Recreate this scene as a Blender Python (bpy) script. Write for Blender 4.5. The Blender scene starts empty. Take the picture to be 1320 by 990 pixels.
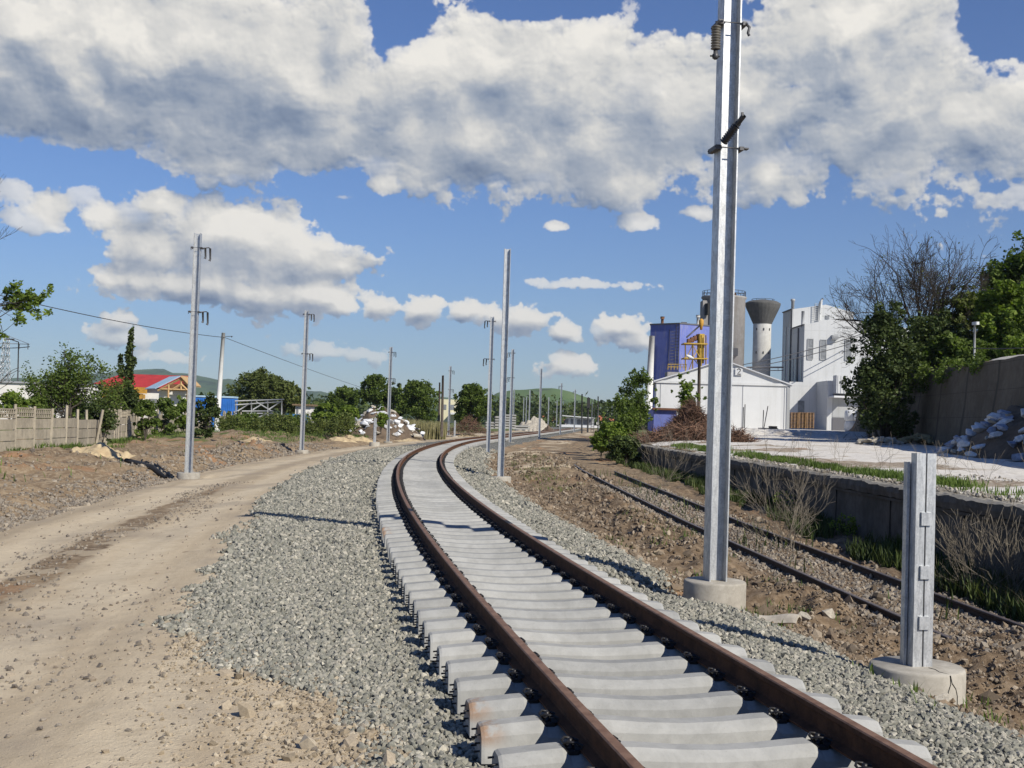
import bpy, math, random
import numpy as np
from mathutils import Vector, Matrix
R = math.radians
rng = np.random.default_rng(7)
random.seed(7)
scene = bpy.context.scene
col = scene.collection
# ------------------------------------------------------------------ camera
FPX, PITCH, ROLL, EYE = 1515.25, 0.030474, 0.03154, 1.6884     # focal length in photo pixels (1320 wide), z = 0 is the rail top
cp, sp, cr, sr = math.cos(PITCH), math.sin(PITCH), math.cos(ROLL), math.sin(ROLL)
FW = np.array([0, cp, sp]); UP0 = np.array([0, -sp, cp]); RT0 = np.array([1., 0, 0])
RT = cr*RT0 + sr*UP0; UP = -sr*RT0 + cr*UP0
cam = bpy.data.cameras.new('camera'); camo = bpy.data.objects.new('camera', cam); col.objects.link(camo)
cam.sensor_width = 36; cam.lens = 36*FPX/1320; cam.clip_start = .1; cam.clip_end = 30000
camo.matrix_world = Matrix(((RT[0], UP[0], -FW[0], 0), (RT[1], UP[1], -FW[1], 0), (RT[2], UP[2], -FW[2], EYE), (0, 0, 0, 1)))
scene.camera = camo
# ------------------------------------------------------------------ light
SUN_EL, SUN_AZ = 37.0, 137.0      # azimuth clockwise from +Y
scene.view_settings.view_transform = 'Standard'; scene.view_settings.look = 'None'
scene.view_settings.exposure = 0.25; scene.view_settings.gamma = 1
sl = bpy.data.lights.new('sun', 'SUN'); sl.energy = 5.0; sl.angle = R(.53); sl.color = (1, .94, .83)
so = bpy.data.objects.new('sun', sl); col.objects.link(so)
so.rotation_euler = (R(90-SUN_EL), 0, R(180-SUN_AZ))
SKY_STRENGTH = .08; CLOUD_GAIN = .84

def pix_dir(px, py):
    d = FW + RT*(px-660)/FPX - UP*(py-495)/FPX
    return d/np.linalg.norm(d)
def at(px, py, Y):                 # photo pixel + distance -> point
    d = pix_dir(px, py); return np.array([0, 0, EYE]) + d*(Y/d[1])

class NT:                           # tiny node helper
    def __init__(s, nt): s.nt = nt; s.n = nt.nodes; s.l = nt.links
    def new(s, t, **k):
        n = s.n.new(t)
        for a, v in k.items(): setattr(n, a, v)
        return n
    def put(s, sock, v):
        if isinstance(v, bpy.types.NodeSocket): s.l.new(v, sock)
        elif v is not None: sock.default_value = v
    def math(s, op, a, b=None, c=None, clamp=False):
        n = s.new('ShaderNodeMath', operation=op, use_clamp=clamp)
        s.put(n.inputs[0], a); s.put(n.inputs[1], b); s.put(n.inputs[2], c); return n.outputs[0]
    def vmath(s, op, a, b=None):
        n = s.new('ShaderNodeVectorMath', operation=op); s.put(n.inputs[0], a)
        if b is not None: s.put(n.inputs[1], b)
        return n.outputs['Value'] if op in ('LENGTH', 'DOT_PRODUCT', 'DISTANCE') else n.outputs[0]
    def noise(s, vec, scale, detail=4, rough=.55, dist=0, typ='FBM'):
        n = s.new('ShaderNodeTexNoise'); n.noise_type = typ
        s.put(n.inputs['Vector'], vec); n.inputs['Scale'].default_value = scale; n.inputs['Detail'].default_value = detail
        n.inputs['Roughness'].default_value = rough; n.inputs['Distortion'].default_value = dist
        return n.outputs[0]
    def ramp(s, fac, lo, hi, a=0., b=1., typ='SMOOTHSTEP'):
        n = s.new('ShaderNodeMapRange', interpolation_type=typ)
        s.put(n.inputs[0], fac); s.put(n.inputs[1], lo); s.put(n.inputs[2], hi); n.inputs[3].default_value = a; n.inputs[4].default_value = b
        return n.outputs[0]
    def mix(s, fac, a, b, blend='MIX'):
        n = s.new('ShaderNodeMix', data_type='RGBA', blend_type=blend)
        s.put(n.inputs[0], fac)
        for i, v in ((6, a), (7, b)):
            if isinstance(v, (tuple, list)): v = (*v[:3], 1)
            s.put(n.inputs[i], v)
        return n.outputs[2]
# ------------------------------------------------------------------ sky with clouds
w = bpy.data.worlds.new('World'); scene.world = w; w.use_nodes = True
W = NT(w.node_tree); W.n.clear()
CLOUDS = [ # photo px centre, radii, weight
 (40,80,210,100,1),(200,70,200,110,1),(360,100,170,88,1),(440,60,62,72,.95),(330,170,170,52,1),(120,130,180,48,.9),
 (560,110,110,92,1),(640,90,130,78,1),(600,170,150,64,1),(480,205,60,30,.5),(740,105,110,78,.9),(760,190,140,52,1),(850,120,120,66,.75),
 (960,130,150,84,1),(1080,70,150,92,1),(1180,140,130,92,1),(1130,30,130,70,.9),(1260,150,80,50,.9),(1310,130,60,60,.8),(1230,50,50,55,.55),(1000,205,120,26,.6),
 (990,228,30,26,1),(1022,246,17,18,.85),(800,236,62,28,1),(700,225,50,24,.6),(545,222,52,22,.85),(640,225,35,15,.5),(492,240,24,14,.8),
 (285,210,62,24,.95),(300,228,24,12,.5),(165,182,32,16,.45),(215,14,40,20,.3),(810,12,28,14,.5),(1140,235,45,12,.6),(1160,225,22,10,.5),(1320,250,24,14,.55),
 (66,270,24,26,.8),(40,288,30,14,.6),(128,276,24,20,.8),(112,250,20,14,.5),(22,246,20,14,.6),(203,258,34,24,1),(180,280,30,26,.5),(185,322,58,38,1),(255,310,72,48,1),(330,315,75,52,1),
 (390,330,62,40,1),(438,342,28,22,.8),(170,360,56,24,1),(250,365,80,26,1),(340,378,80,24,1),(410,385,50,24,1),(440,395,30,14,.9),
 (483,393,30,20,1),(545,398,32,18,1),(596,400,22,15,1),(575,408,60,5,.3),(640,410,28,15,.9),(675,415,40,17,1),(722,430,26,14,1),(740,438,14,9,.7),
 (727,470,30,14,.8),(712,462,14,8,.6),(800,422,30,15,1),(806,438,40,10,.8),(770,428,16,8,.5),(755,367,56,5,.6),(820,288,26,9,.7),(716,292,15,6,.75),(900,274,20,7,.7),(440,255,24,6,.4),
 (155,412,17,15,.75),(148,433,34,9,.6),(215,460,28,8,.55),(420,452,34,8,.5),(380,450,18,9,.4),(480,458,30,7,.4),
]
# clouds are worked out as a field over direction (azimuth, elevation), in units of one photo pixel of angle
def _hash(ix, iy, seed):
    h = (ix.astype(np.int64)*374761393 + iy.astype(np.int64)*668265263 + seed*1442695041) & 0xffffffff
    h = ((h ^ (h >> 13))*1274126177) & 0xffffffff
    return ((h ^ (h >> 16)) & 0xffff)/65535.
def vnoise(x, y, seed=0):
    x = np.asarray(x, float); y = np.asarray(y, float)
    ix = np.floor(x); iy = np.floor(y); fx = x-ix; fy = y-iy
    fx = fx*fx*fx*(fx*(fx*6-15)+10); fy = fy*fy*fy*(fy*(fy*6-15)+10)
    a = _hash(ix, iy, seed); b = _hash(ix+1, iy, seed); c = _hash(ix, iy+1, seed); d = _hash(ix+1, iy+1, seed)
    return (a*(1-fx)+b*fx)*(1-fy)+(c*(1-fx)+d*fx)*fy
def fbm(x, y, oct=5, seed=0, gain=.5, billow=False):
    t = 0; amp = 1; tot = 0
    for o in range(oct):
        n = vnoise(x*math.cos(o)+y*math.sin(o)+o*17.3, -x*math.sin(o)+y*math.cos(o)+o*9.1, seed+o)
        if billow: n = 1-np.abs(2*n-1)
        t = t+amp*n; tot += amp; amp *= gain; x = x*2.03; y = y*2.03
    return t/tot
def sst(x, a, b):
    t = np.clip((x-a)/(b-a), 0, 1); return t*t*(3-2*t)
AZ0, AZ1, EL0, EL1 = -.62, .62, -.03, .50
IW, IH = 2300, 983
az_, el_ = np.meshgrid(np.linspace(AZ0, AZ1, IW), np.linspace(EL0, EL1, IH))
U = az_*FPX; V = el_*FPX
wx = (fbm(U/90, V/90, 3, 11)-.5)*60+(fbm(U/22, V/22, 3, 12)-.5)*20; wy = (fbm(U/90, V/70, 3, 13)-.5)*44+(fbm(U/22, V/22, 3, 14)-.5)*16
field = np.full(U.shape, -1.); wnum = np.zeros(U.shape)+1e-4; wden = np.zeros(U.shape)+1e-4
for (cx, cy, rx, ry, wt) in CLOUDS:
    d = pix_dir(cx, cy); a_, e_ = math.atan2(d[0], d[1])*FPX, math.asin(d[2])*FPX
    k = min(1, min(rx, ry)/60); sm = 1.15 if min(rx, ry) > 32 else 1.0
    L = np.sqrt(((U+wx*k-a_)/(rx*sm))**2+((V+wy*k*.8-e_)/(ry*sm))**2)
    v = wt*(1-L)+(-.02 if min(rx, ry) < 32 else 0)
    ew = np.exp(np.clip(v, -1.2, 1)*7); wnum += wt*ew; wden += ew
    h = np.clip(.5+.5*(v-field)/.15, 0, 1); field = field*(1-h)+v*h+.15*h*(1-h)
wisp = fbm(U/110, V/70, 5, 5)
def puff(x, y, seed):                 # rounded lumps: dome height over the nearest of scattered centres
    ix = np.floor(x); iy = np.floor(y); best = np.full(x.shape, 9.)
    for i in (-1, 0, 1):
        for j in (-1, 0, 1):
            cx_ = ix+i; cy_ = iy+j
            qx = cx_+.15+.7*_hash(cx_, cy_, seed); qy = cy_+.15+.7*_hash(cx_, cy_, seed+9); rr = .75+.5*_hash(cx_, cy_, seed+4)
            best = np.minimum(best, ((x-qx)**2+(y-qy)**2)/rr**2)
    return np.sqrt(np.clip(1-best*.9, 0, 1))
Ux, Vx = U+wx*.35, V+wy*.35
p1, p2, p3, p4 = puff(Ux/44, Vx/34, 3), puff(Ux/21, Vx/17, 5), puff(U/10.5, V/9, 8), puff(U/5.4, V/4.8, 12)
low = fbm((U+wx)/60, (V+wy)/44, 4, 21, .5)
fine = fbm(U/16, V/14, 5, 41, .6)
puffs = p1*.44+p2*.30+p3*.20+p4*.10
HOLES = 0*U
for (cx, cy, rx, ry, wt) in [(512,22,42,40,-1.2),(700,8,90,16,-.8),(860,25,50,26,-.6),(905,15,60,16,-.7),(1290,30,40,50,-1.2),(1300,100,26,14,-.4),(860,100,30,10,-.35),(1025,105,30,6,-.4),(60,215,90,22,-.6),(180,228,60,20,-.6),(60,330,50,24,-.6),(10,330,60,40,-.5),(100,300,24,30,-.3),(215,400,60,14,-.5),(515,405,8,20,-.4),(570,410,8,20,-.4),(632,415,7,20,-.35),(460,400,7,16,-.3),(400,236,70,14,-.6),(450,290,60,26,-.5),(90,190,60,10,-.3)]:
    d = pix_dir(cx, cy); a_, e_ = math.atan2(d[0], d[1])*FPX, math.asin(d[2])*FPX
    HOLES += wt*np.exp(-((U+wx*.5-a_)/rx)**2-((V+wy*.5-e_)/ry)**2)
finesc = np.clip(1.0-field*1.0, .5, 1.0)*(1+.7*(1-sst(V, 150, 260)))
D = field+(puffs-.62)*.95+(low-.5)*.75+(fine-.5)*.85*finesc-.12+HOLES
D = np.minimum(D, 1.2+.15*D)
def shift(A, dx, dy):
    px_, py_ = int(round(dx/FPX/(AZ1-AZ0)*IW)), int(round(dy/FPX/(EL1-EL0)*IH))
    return np.roll(np.roll(A, -px_, 1), -py_, 0)
S1 = (puffs-.6)*1.15+(low-.5)*.9+(fine-.5)*.28; soft = field*1.2+(low-.5)*1.1
edge = np.clip(1.15-D, .4, 1); small_ = sst(V, 150, 260)
rel = ((S1-shift(S1, 2, 3))*.95+(S1-shift(S1, 9, 12))*.45)*edge*1.15+(soft-shift(soft, 16, 34))*.62*small_+(soft-shift(soft, 6, 13))*.8*(1-small_)
tone = np.zeros_like(U)
for (cx, cy, rx, ry, wt) in [(60,150,150,42,-1),(210,135,110,40,-.8),(340,158,150,40,-1),(480,190,130,28,-1),(20,90,60,40,-.6),(650,130,70,45,-.35),(1090,140,70,45,-.8),(1210,105,60,45,-.8),(1050,190,110,28,-.8),
     (870,185,90,25,-.5),(620,215,60,16,-.6),(1290,190,60,25,-.4),(770,205,90,16,-.5),(60,50,50,25,.7),(240,50,70,32,.6),(170,95,24,18,.5),(380,105,40,40,.6),(425,150,30,36,.7),(530,70,80,40,.5),(700,60,90,30,.5),
     (1130,25,100,28,.8),(900,125,60,25,.5),(1240,150,50,25,.5),(830,238,40,16,.6),(260,372,120,10,-.6),(300,330,50,12,-.7),(430,300,30,30,.3),(350,300,60,22,.5),(600,408,40,5,-.4)]:
    d = pix_dir(cx, cy); a_, e_ = math.atan2(d[0], d[1])*FPX, math.asin(d[2])*FPX
    tone += wt*np.exp(-((U+wx*.7-a_)/(rx*.85))**2-((V+wy*.7-e_)/(ry*.85))**2)
thick = sst(D, .25, 1.0)
small = sst(V, 175, 235)            # low distant cumulus are bright, the high near mass is greyer
lit = .735+rel*.70+tone*.19-thick*(.03+.11*small)+(wisp-.5)*.34-.05*(1-small)  # relief light and grey undersides are painted into the cloud colour
lit = np.clip(lit, 0, 1)
lit += (fine-.5)*.10*sst(D, 0, .5)
stops = [0, .25, .5, .75, 1]
ramp_ = np.array([(98, 116, 146), (132, 146, 168), (170, 177, 188), (214, 213, 210), (243, 239, 231)])/255.
lin = ((ramp_+.055)/1.055)**2.4
img = np.ones((IH, IW, 4), np.float32)
for c_ in range(3): img[..., c_] = np.interp(lit, stops, lin[:, c_])
img[..., 3] = sst(D, -.02, .16)*(.82+.18*sst(D, .1, .5))
img[..., 3] *= sst(el_, .005, .05)*np.clip(.12+1.08*wnum/wden, 0, 1)
im = bpy.data.images.new('cloud_field', IW, IH, alpha=True, float_buffer=True); im.colorspace_settings.name = 'Non-Color'; im.alpha_mode = 'CHANNEL_PACKED'
im.pixels.foreach_set(img.ravel()); im.update(); im.pack()
tc = W.new('ShaderNodeTexCoord'); gen = tc.outputs['Generated']
sep = W.new('ShaderNodeSeparateXYZ'); W.l.new(gen, sep.inputs[0])
az = W.math('ARCTAN2', sep.outputs[0], sep.outputs[1]); el = W.math('ARCSINE', sep.outputs[2])
cmb = W.new('ShaderNodeCombineXYZ'); W.put(cmb.inputs[0], W.ramp(az, AZ0-(AZ1-AZ0)*2, AZ1+(AZ1-AZ0)*2, -2, 3, 'LINEAR')); W.put(cmb.inputs[1], W.ramp(el, EL0, EL1+(EL1-EL0)*3, 0, 4, 'LINEAR'))
ti = W.new('ShaderNodeTexImage'); ti.image = im; ti.extension = 'MIRROR'; ti.interpolation = 'Cubic'; W.l.new(cmb.outputs[0], ti.inputs[0])
alpha = W.math('MULTIPLY', ti.outputs[1], W.math('MULTIPLY', W.ramp(el, EL1-.05, EL1-.005, 1, 0), W.ramp(W.math('ABSOLUTE', az), AZ1+.35, AZ1+.5, 1, 0)))
cs = W.vmath('SCALE', ti.outputs[0]); cs.node.inputs['Scale'].default_value = CLOUD_GAIN/SKY_STRENGTH
sky = W.new('ShaderNodeTexSky', sky_type='NISHITA'); sky.sun_disc = False; sky.sun_elevation = R(SUN_EL); sky.sun_rotation = R(SUN_AZ)
sky.air_density = 1.15; sky.dust_density = .1; sky.ozone_density = 2.0; sky.altitude = 0
skyc = W.mix(1, sky.outputs[0], (.49, .645, 1.0), 'MULTIPLY')
fin = W.mix(alpha, skyc, cs)
bg = W.new('ShaderNodeBackground'); W.l.new(fin, bg.inputs[0]); bg.inputs[1].default_value = SKY_STRENGTH
wo = W.new('ShaderNodeOutputWorld'); W.l.new(bg.outputs[0], wo.inputs[0])
try: w.cycles.sampling_method = 'MANUAL'; w.cycles.sample_map_resolution = 512
except Exception: pass
# ------------------------------------------------------------------ materials
def mat(name, color, rough=.8, metal=0., var=.0, vscale=3., bump=0., bscale=20., var2=None, spec=.4, island=0.):
    m = bpy.data.materials.new(name); m.use_nodes = True; N = NT(m.node_tree)
    b = N.n['Principled BSDF']; b.inputs['Roughness'].default_value = rough; b.inputs['Metallic'].default_value = metal
    b.inputs['Specular IOR Level'].default_value = spec
    c = (*color, 1); tcn = N.new('ShaderNodeTexCoord').outputs['Object']
    out = None
    if var > 0:
        n = N.noise(tcn, vscale, 6, .65)
        c2 = var2 if var2 else tuple(x*(1-var) for x in color)
        out = N.mix(N.ramp(n, .35, .68), c, c2)
    if island > 0:
        gi_ = N.new('ShaderNodeNewGeometry').outputs['Random Per Island']
        out = N.mix(1, out if out is not None else c, N.mix(gi_, (1-island,)*3, (1+island,)*3), 'MULTIPLY')
    if out is not None: N.l.new(out, b.inputs['Base Color'])
    else: b.inputs['Base Color'].default_value = c
    if bump > 0:
        bn = N.new('ShaderNodeBump'); bn.inputs['Strength'].default_value = bump; bn.inputs['Distance'].default_value = .02
        N.l.new(N.noise(tcn, bscale, 5, .6), bn.inputs['Height']); N.l.new(bn.outputs[0], b.inputs['Normal'])
    return m
def leafmat(name, dark, light, back=.25):
    m = bpy.data.materials.new(name); m.use_nodes = True; N = NT(m.node_tree); b = N.n['Principled BSDF']
    r_ = N.new('ShaderNodeNewGeometry').outputs['Random Per Island']
    tcn = N.new('ShaderNodeTexCoord').outputs['Object']
    c = N.mix(r_, dark, light); c = N.mix(N.ramp(N.noise(tcn, .9, 2), .4, .62), c, N.mix(1, c, (.62, .66, .6), 'MULTIPLY'))
    N.l.new(c, b.inputs['Base Color']); b.inputs['Roughness'].default_value = .65; b.inputs['Specular IOR Level'].default_value = .25
    tr = N.new('ShaderNodeBsdfTranslucent'); N.l.new(N.mix(1, c, (1.3, 1.5, .6), 'MULTIPLY'), tr.inputs[0])
    mx = N.new('ShaderNodeMixShader'); mx.inputs[0].default_value = back; N.l.new(b.outputs[0], mx.inputs[1]); N.l.new(tr.outputs[0], mx.inputs[2])
    N.l.new(mx.outputs[0], N.n['Material Output'].inputs[0]); return m
def steelmat(name, base, dark, metal=.55, rough=.42):
    m = bpy.data.materials.new(name); m.use_nodes = True; N = NT(m.node_tree); b = N.n['Principled BSDF']
    tcn = N.new('ShaderNodeTexCoord').outputs['Object']
    mp = N.new('ShaderNodeMapping'); N.l.new(tcn, mp.inputs[0]); mp.inputs['Scale'].default_value = (1, 1, .18)
    streak = N.noise(mp.outputs[0], 34, 5, .6); blot = N.noise(tcn, 7, 5, .7)
    v = N.new('ShaderNodeTexVoronoi'); N.l.new(tcn, v.inputs[0]); v.inputs['Scale'].default_value = 55
    f = N.math('MULTIPLY_ADD', streak, .5, N.math('MULTIPLY', blot, .35)); f = N.math('MULTIPLY_ADD', v.outputs['Color'], .12, f)
    N.l.new(N.mix(N.ramp(f, .36, .62), base, dark), b.inputs['Base Color'])
    N.l.new(N.ramp(blot, .3, .7, rough-.08, rough+.16, 'LINEAR'), b.inputs['Roughness']); b.inputs['Metallic'].default_value = metal
    return m
M = {}
def concrete(name, base, dark, spots=(.2, .19, .17), stain=None, sc=1., wash=.6):
    m = bpy.data.materials.new(name); m.use_nodes = True; N = NT(m.node_tree); b = N.n['Principled BSDF']
    b.inputs['Roughness'].default_value = .9; b.inputs['Specular IOR Level'].default_value = .2
    tcn = N.new('ShaderNodeTexCoord').outputs['Object']; gp = N.new('ShaderNodeNewGeometry').outputs['Position']
    big = N.noise(gp, 1.1*sc, 4, .6); mid = N.noise(gp, 7*sc, 6, .7, .4); fin = N.noise(gp, 90*sc, 3, .6)
    c = N.mix(N.ramp(N.math('MULTIPLY_ADD', big, .5, N.math('MULTIPLY', mid, .5)), .36, .64), base, dark)
    c = N.mix(N.ramp(fin, .62, .72, 0, .45), c, spots)
    if stain:
        mp = N.new('ShaderNodeMapping'); N.l.new(gp, mp.inputs[0]); mp.inputs['Scale'].default_value = (1, 1, .15)
        c = N.mix(N.ramp(N.noise(mp.outputs[0], 3.5, 5, .7), .5, .68, 0, wash), c, stain)
    oi = N.new('ShaderNodeObjectInfo').outputs['Random']; c = N.mix(1, c, N.mix(oi, (.90, .90, .90), (1.08, 1.07, 1.05)), 'MULTIPLY')
    N.l.new(c, b.inputs['Base Color'])
    bn = N.new('ShaderNodeBump'); bn.inputs['Strength'].default_value = .35; bn.inputs['Distance'].default_value = .004*2/sc
    N.l.new(N.math('MULTIPLY_ADD', fin, .4, mid), bn.inputs['Height']); N.l.new(bn.outputs[0], b.inputs['Normal']); return m
M['sleeper'] = concrete('new_concrete', (.355, .355, .34), (.265, .265, .253))
M['found'] = concrete('foundation_concrete', (.40, .375, .325), (.26, .24, .205), (.2, .18, .15))
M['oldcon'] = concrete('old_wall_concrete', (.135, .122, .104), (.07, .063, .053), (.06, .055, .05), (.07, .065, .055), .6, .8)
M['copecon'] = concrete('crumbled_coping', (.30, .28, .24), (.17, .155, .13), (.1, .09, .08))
M['retain'] = concrete('retaining_concrete', (.17, .145, .11), (.11, .092, .068), (.05, .045, .04), (.10, .09, .075), .35, .7)
M['fencecon'] = concrete('fence_concrete', (.38, .335, .26), (.26, .23, .18), (.14, .13, .11), (.18, .165, .14), .8, .6)
M['steel'] = steelmat('galvanised_steel', (.60, .61, .61), (.37, .38, .39), .6)
M['steeldark'] = mat('dark_fitting_steel', (.10, .10, .105), .5, .5, .4, 20)
M['insul'] = mat('grey_insulator', (.19, .175, .15), .45, 0, .3, 10)
M['insuldk'] = mat('dark_insulator', (.055, .05, .05), .4)
M['zinc'] = mat('zinc_cap', (.5, .5, .5), .4, .6)
M['rail'] = mat('rusty_rail', (.115, .054, .028), .85, .0, .5, 7, .25, 60, (.06, .030, .018), .15)
M['railtop'] = mat('rusty_rail_head', (.21, .125, .082), .6, .1, .5, 9, .1, 60, (.13, .07, .042), .25)
M['oldrail'] = mat('old_rail', (.06, .04, .03), .75, .2, .4, 9)
M['oldrailtop'] = mat('old_rail_head', (.26, .20, .16), .4, .6, .4, 14)
M['clip'] = mat('black_clip', (.022, .021, .022), .45, .3)
M['rustspot'] = mat('rust_stain', (.30, .16, .07), .9, 0, .3, 30)
M['redpaint'] = mat('red_paint', (.5, .12, .10), .8)
M['oldsleeper'] = concrete('weathered_sleeper', (.30, .27, .22), (.17, .15, .12), (.09, .08, .06))
M['white'] = mat('white_panel', (.60, .61, .62), .6, 0, .08, .4)
M['bark'] = mat('bark', (.055, .045, .036), .9, 0, .4, 6)
M['wood'] = mat('old_wood', (.22, .15, .09), .85, 0, .4, 4)
M['pole'] = mat('dark_timber_pole', (.09, .07, .055), .85, 0, .4, 4)
M['black'] = mat('black_paint', (.02, .02, .02), .6)
M['glass'] = mat('dull_glass', (.22, .23, .24), .25, 0, .3, 2)
M['wire'] = mat('wire', (.05, .05, .055), .6)
M['leafA'] = leafmat('leaf_mid', (.065, .105, .018), (.16, .21, .045), .35)
M['leafB'] = leafmat('leaf_bright', (.085, .14, .018), (.22, .28, .05), .35)
M['leafC'] = leafmat('leaf_dark', (.03, .052, .014), (.085, .11, .028), .15)
M['leafD'] = leafmat('leaf_olive', (.06, .085, .02), (.15, .17, .045), .25)
M['twig'] = mat('dry_twigs', (.21, .18, .135), .9, 0, .3, 3, island=.4)
M['brush'] = mat('brown_brush', (.15, .085, .055), .9, 0, .4, 3, island=.5)
M['grass'] = leafmat('grass_blades', (.06, .10, .02), (.16, .22, .05), .3)
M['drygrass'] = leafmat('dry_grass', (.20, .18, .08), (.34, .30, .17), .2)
# ------------------------------------------------------------------ mesh helpers
class MB:
    def __init__(s): s.v = []; s.f = []; s.mi = []; s.sm = []
    def add(s, vs, fs, mi=0, smooth=False):
        o = len(s.v); s.v += [tuple(map(float, p)) for p in vs]; s.f += [tuple(o+i for i in f) for f in fs]; s.mi += [mi]*len(fs); s.sm += [smooth]*len(fs); return s
    def box(s, c, d, rz=0, mi=0, bev=0, taper=1.):
        hx, hy, hz = d[0]/2, d[1]/2, d[2]/2; vs = []
        for z, t in ((-hz, 1), (hz, taper)):
            if bev: ring = [(-hx+bev, -hy), (hx-bev, -hy), (hx, -hy+bev), (hx, hy-bev), (hx-bev, hy), (-hx+bev, hy), (-hx, hy-bev), (-hx, -hy+bev)]
            else: ring = [(-hx, -hy), (hx, -hy), (hx, hy), (-hx, hy)]
            vs += [(x*t, y*t, z) for x, y in ring]
        n = len(vs)//2; ca, sa = math.cos(rz), math.sin(rz)
        vs = [(c[0]+x*ca-y*sa, c[1]+x*sa+y*ca, c[2]+z) for x, y, z in vs]
        fs = [tuple(range(n))[::-1], tuple(range(n, 2*n))]+[(i, (i+1) % n, n+(i+1) % n, n+i) for i in range(n)]
        return s.add(vs, fs, mi)
    def prism(s, pts, z0, z1, mi=0):          # pts ccw in xy; z1 may be a list
        n = len(pts); zt = z1 if hasattr(z1, '__len__') else [z1]*n
        return s.add([(x, y, z0) for x, y in pts]+[(x, y, zt[i]) for i, (x, y) in enumerate(pts)], [tuple(range(n))[::-1], tuple(range(n, 2*n))]+[(i, (i+1) % n, n+(i+1) % n, n+i) for i in range(n)], mi)
    def tube(s, pts, rad, n=8, mi=0, cap=True, smooth=True):
        pts = [np.array(p, float) for p in pts]; k = len(pts); rad = list(rad) if hasattr(rad, '__len__') else [rad]*k; vs = []
        ref = np.array([0, 0, 1.]) if abs((pts[-1]-pts[0])[2]) < .9*np.linalg.norm(pts[-1]-pts[0]) else np.array([1., 0, 0])
        for i in range(k):
            t = pts[min(i+1, k-1)]-pts[max(i-1, 0)]; t = t/(np.linalg.norm(t)+1e-9)
            a = np.cross(t, ref); a /= np.linalg.norm(a)+1e-9; b = np.cross(t, a)
            vs += [pts[i]+rad[i]*(math.cos(2*math.pi*j/n)*a+math.sin(2*math.pi*j/n)*b) for j in range(n)]
        fs = [(i*n+j, i*n+(j+1) % n, (i+1)*n+(j+1) % n, (i+1)*n+j) for i in range(k-1) for j in range(n)]
        if cap: fs += [tuple(range(n)), tuple((k-1)*n+j for j in range(n))[::-1]]
        return s.add(vs, fs, mi, smooth)
    def lathe(s, c, prof, n=24, mi=0, smooth=True):   # prof: (r, z)
        vs = [(c[0]+r*math.cos(2*math.pi*j/n), c[1]+r*math.sin(2*math.pi*j/n), c[2]+z) for r, z in prof for j in range(n)]
        k = len(prof); fs = [(i*n+j, i*n+(j+1) % n, (i+1)*n+(j+1) % n, (i+1)*n+j) for i in range(k-1) for j in range(n)]
        fs += [tuple(range(n))[::-1], tuple((k-1)*n+j for j in range(n))]
        return s.add(vs, fs, mi, smooth)
    def mesh(s, name, mats, auto=True):
        me = bpy.data.meshes.new(name); me.from_pydata(s.v, [], s.f)
        for m in (mats if isinstance(mats, (list, tuple)) else [mats]): me.materials.append(m)
        me.polygons.foreach_set('material_index', s.mi); me.polygons.foreach_set('use_smooth', s.sm); me.update(); return me
    def build(s, name, mats, parent=None, **kw):
        return link(name, s.mesh(name, mats), parent, **kw)
def link(name, me, parent=None, loc=None, rz=None, **tags):
    o = bpy.data.objects.new(name, me); col.objects.link(o)
    if parent is not None: o.parent = parent
    if loc is not None: o.location = loc
    if rz is not None: o.rotation_euler = (0, 0, rz)
    for k, v in tags.items(): o[k] = v
    return o
def empty(name, loc=(0, 0, 0), rz=0, **tags): return link(name, None, None, loc, rz, **tags)
def rawmesh(name, V, F, mats, parent=None, mi=None, smooth=False, **tags):     # V (n,3), F (m,k) arrays
    me = bpy.data.meshes.new(name); V = np.ascontiguousarray(V, np.float32); F = np.ascontiguousarray(F, np.int32); m, k = F.shape
    me.vertices.add(len(V)); me.vertices.foreach_set('co', V.ravel()); me.loops.add(m*k); me.loops.foreach_set('vertex_index', F.ravel())
    me.polygons.add(m); me.polygons.foreach_set('loop_start', np.arange(0, m*k, k, dtype=np.int32))
    me.polygons.foreach_set('use_smooth', np.full(m, smooth))
    for q in (mats if isinstance(mats, (list, tuple)) else [mats]): me.materials.append(q)
    if mi is not None: me.polygons.foreach_set('material_index', mi)
    me.update(calc_edges=True); return link(name, me, parent, **tags)
def copy_tree(o, parent=None):
    c = o.copy(); col.objects.link(c); c.parent = parent
    for ch in list(o.children): copy_tree(ch, c)
    return c
# ------------------------------------------------------------------ track alignment (fitted to the photo)
S_ = np.arange(-14, 330, .1)
K_ = np.interp(S_, [-2, 10, 25, 45, 80, 84], [.00245, .00304, .00272, .00293, .0020, .0028])
i0 = 140; th_ = np.cumsum(K_)*.1; th_ -= th_[i0]+.18978; th_ = np.minimum(th_, .093)
tx_ = np.cumsum(np.sin(th_))*.1; ty_ = np.cumsum(np.cos(th_))*.1; tx_ += 2.165-tx_[i0]; ty_ += 2-ty_[i0]
def tpos(s, o=0., z=0.):
    x, y, t = np.interp(s, S_, tx_), np.interp(s, S_, ty_), np.interp(s, S_, th_)
    return np.array([x+o*np.cos(t), y-o*np.sin(t), z+0*x]), t
def xc(y): return np.interp(y, ty_, tx_)
def offs(x, y): return (x-xc(y))*np.cos(np.interp(y, ty_, th_))
def oldx(y): return np.interp(y, [-20, 12, 20, 30, 40, 55, 90, 120], [8.6, 6.78, 6.1, 5.3, 4.72, 4.2, 3.9, 3.9])   # old track centre
def oldz(y): return np.interp(y, [-20, 0, 14, 40, 70, 120], [-1.05, -1.03, -.95, -.62, -.5, -.5])             # old rail head
def wallx(y): return np.interp(y, [-20, 20, 30, 40, 50, 60, 78, 90], [9.4, 8.85, 8.62, 8.4, 8.0, 7.7, 7.45, 7.6])
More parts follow.
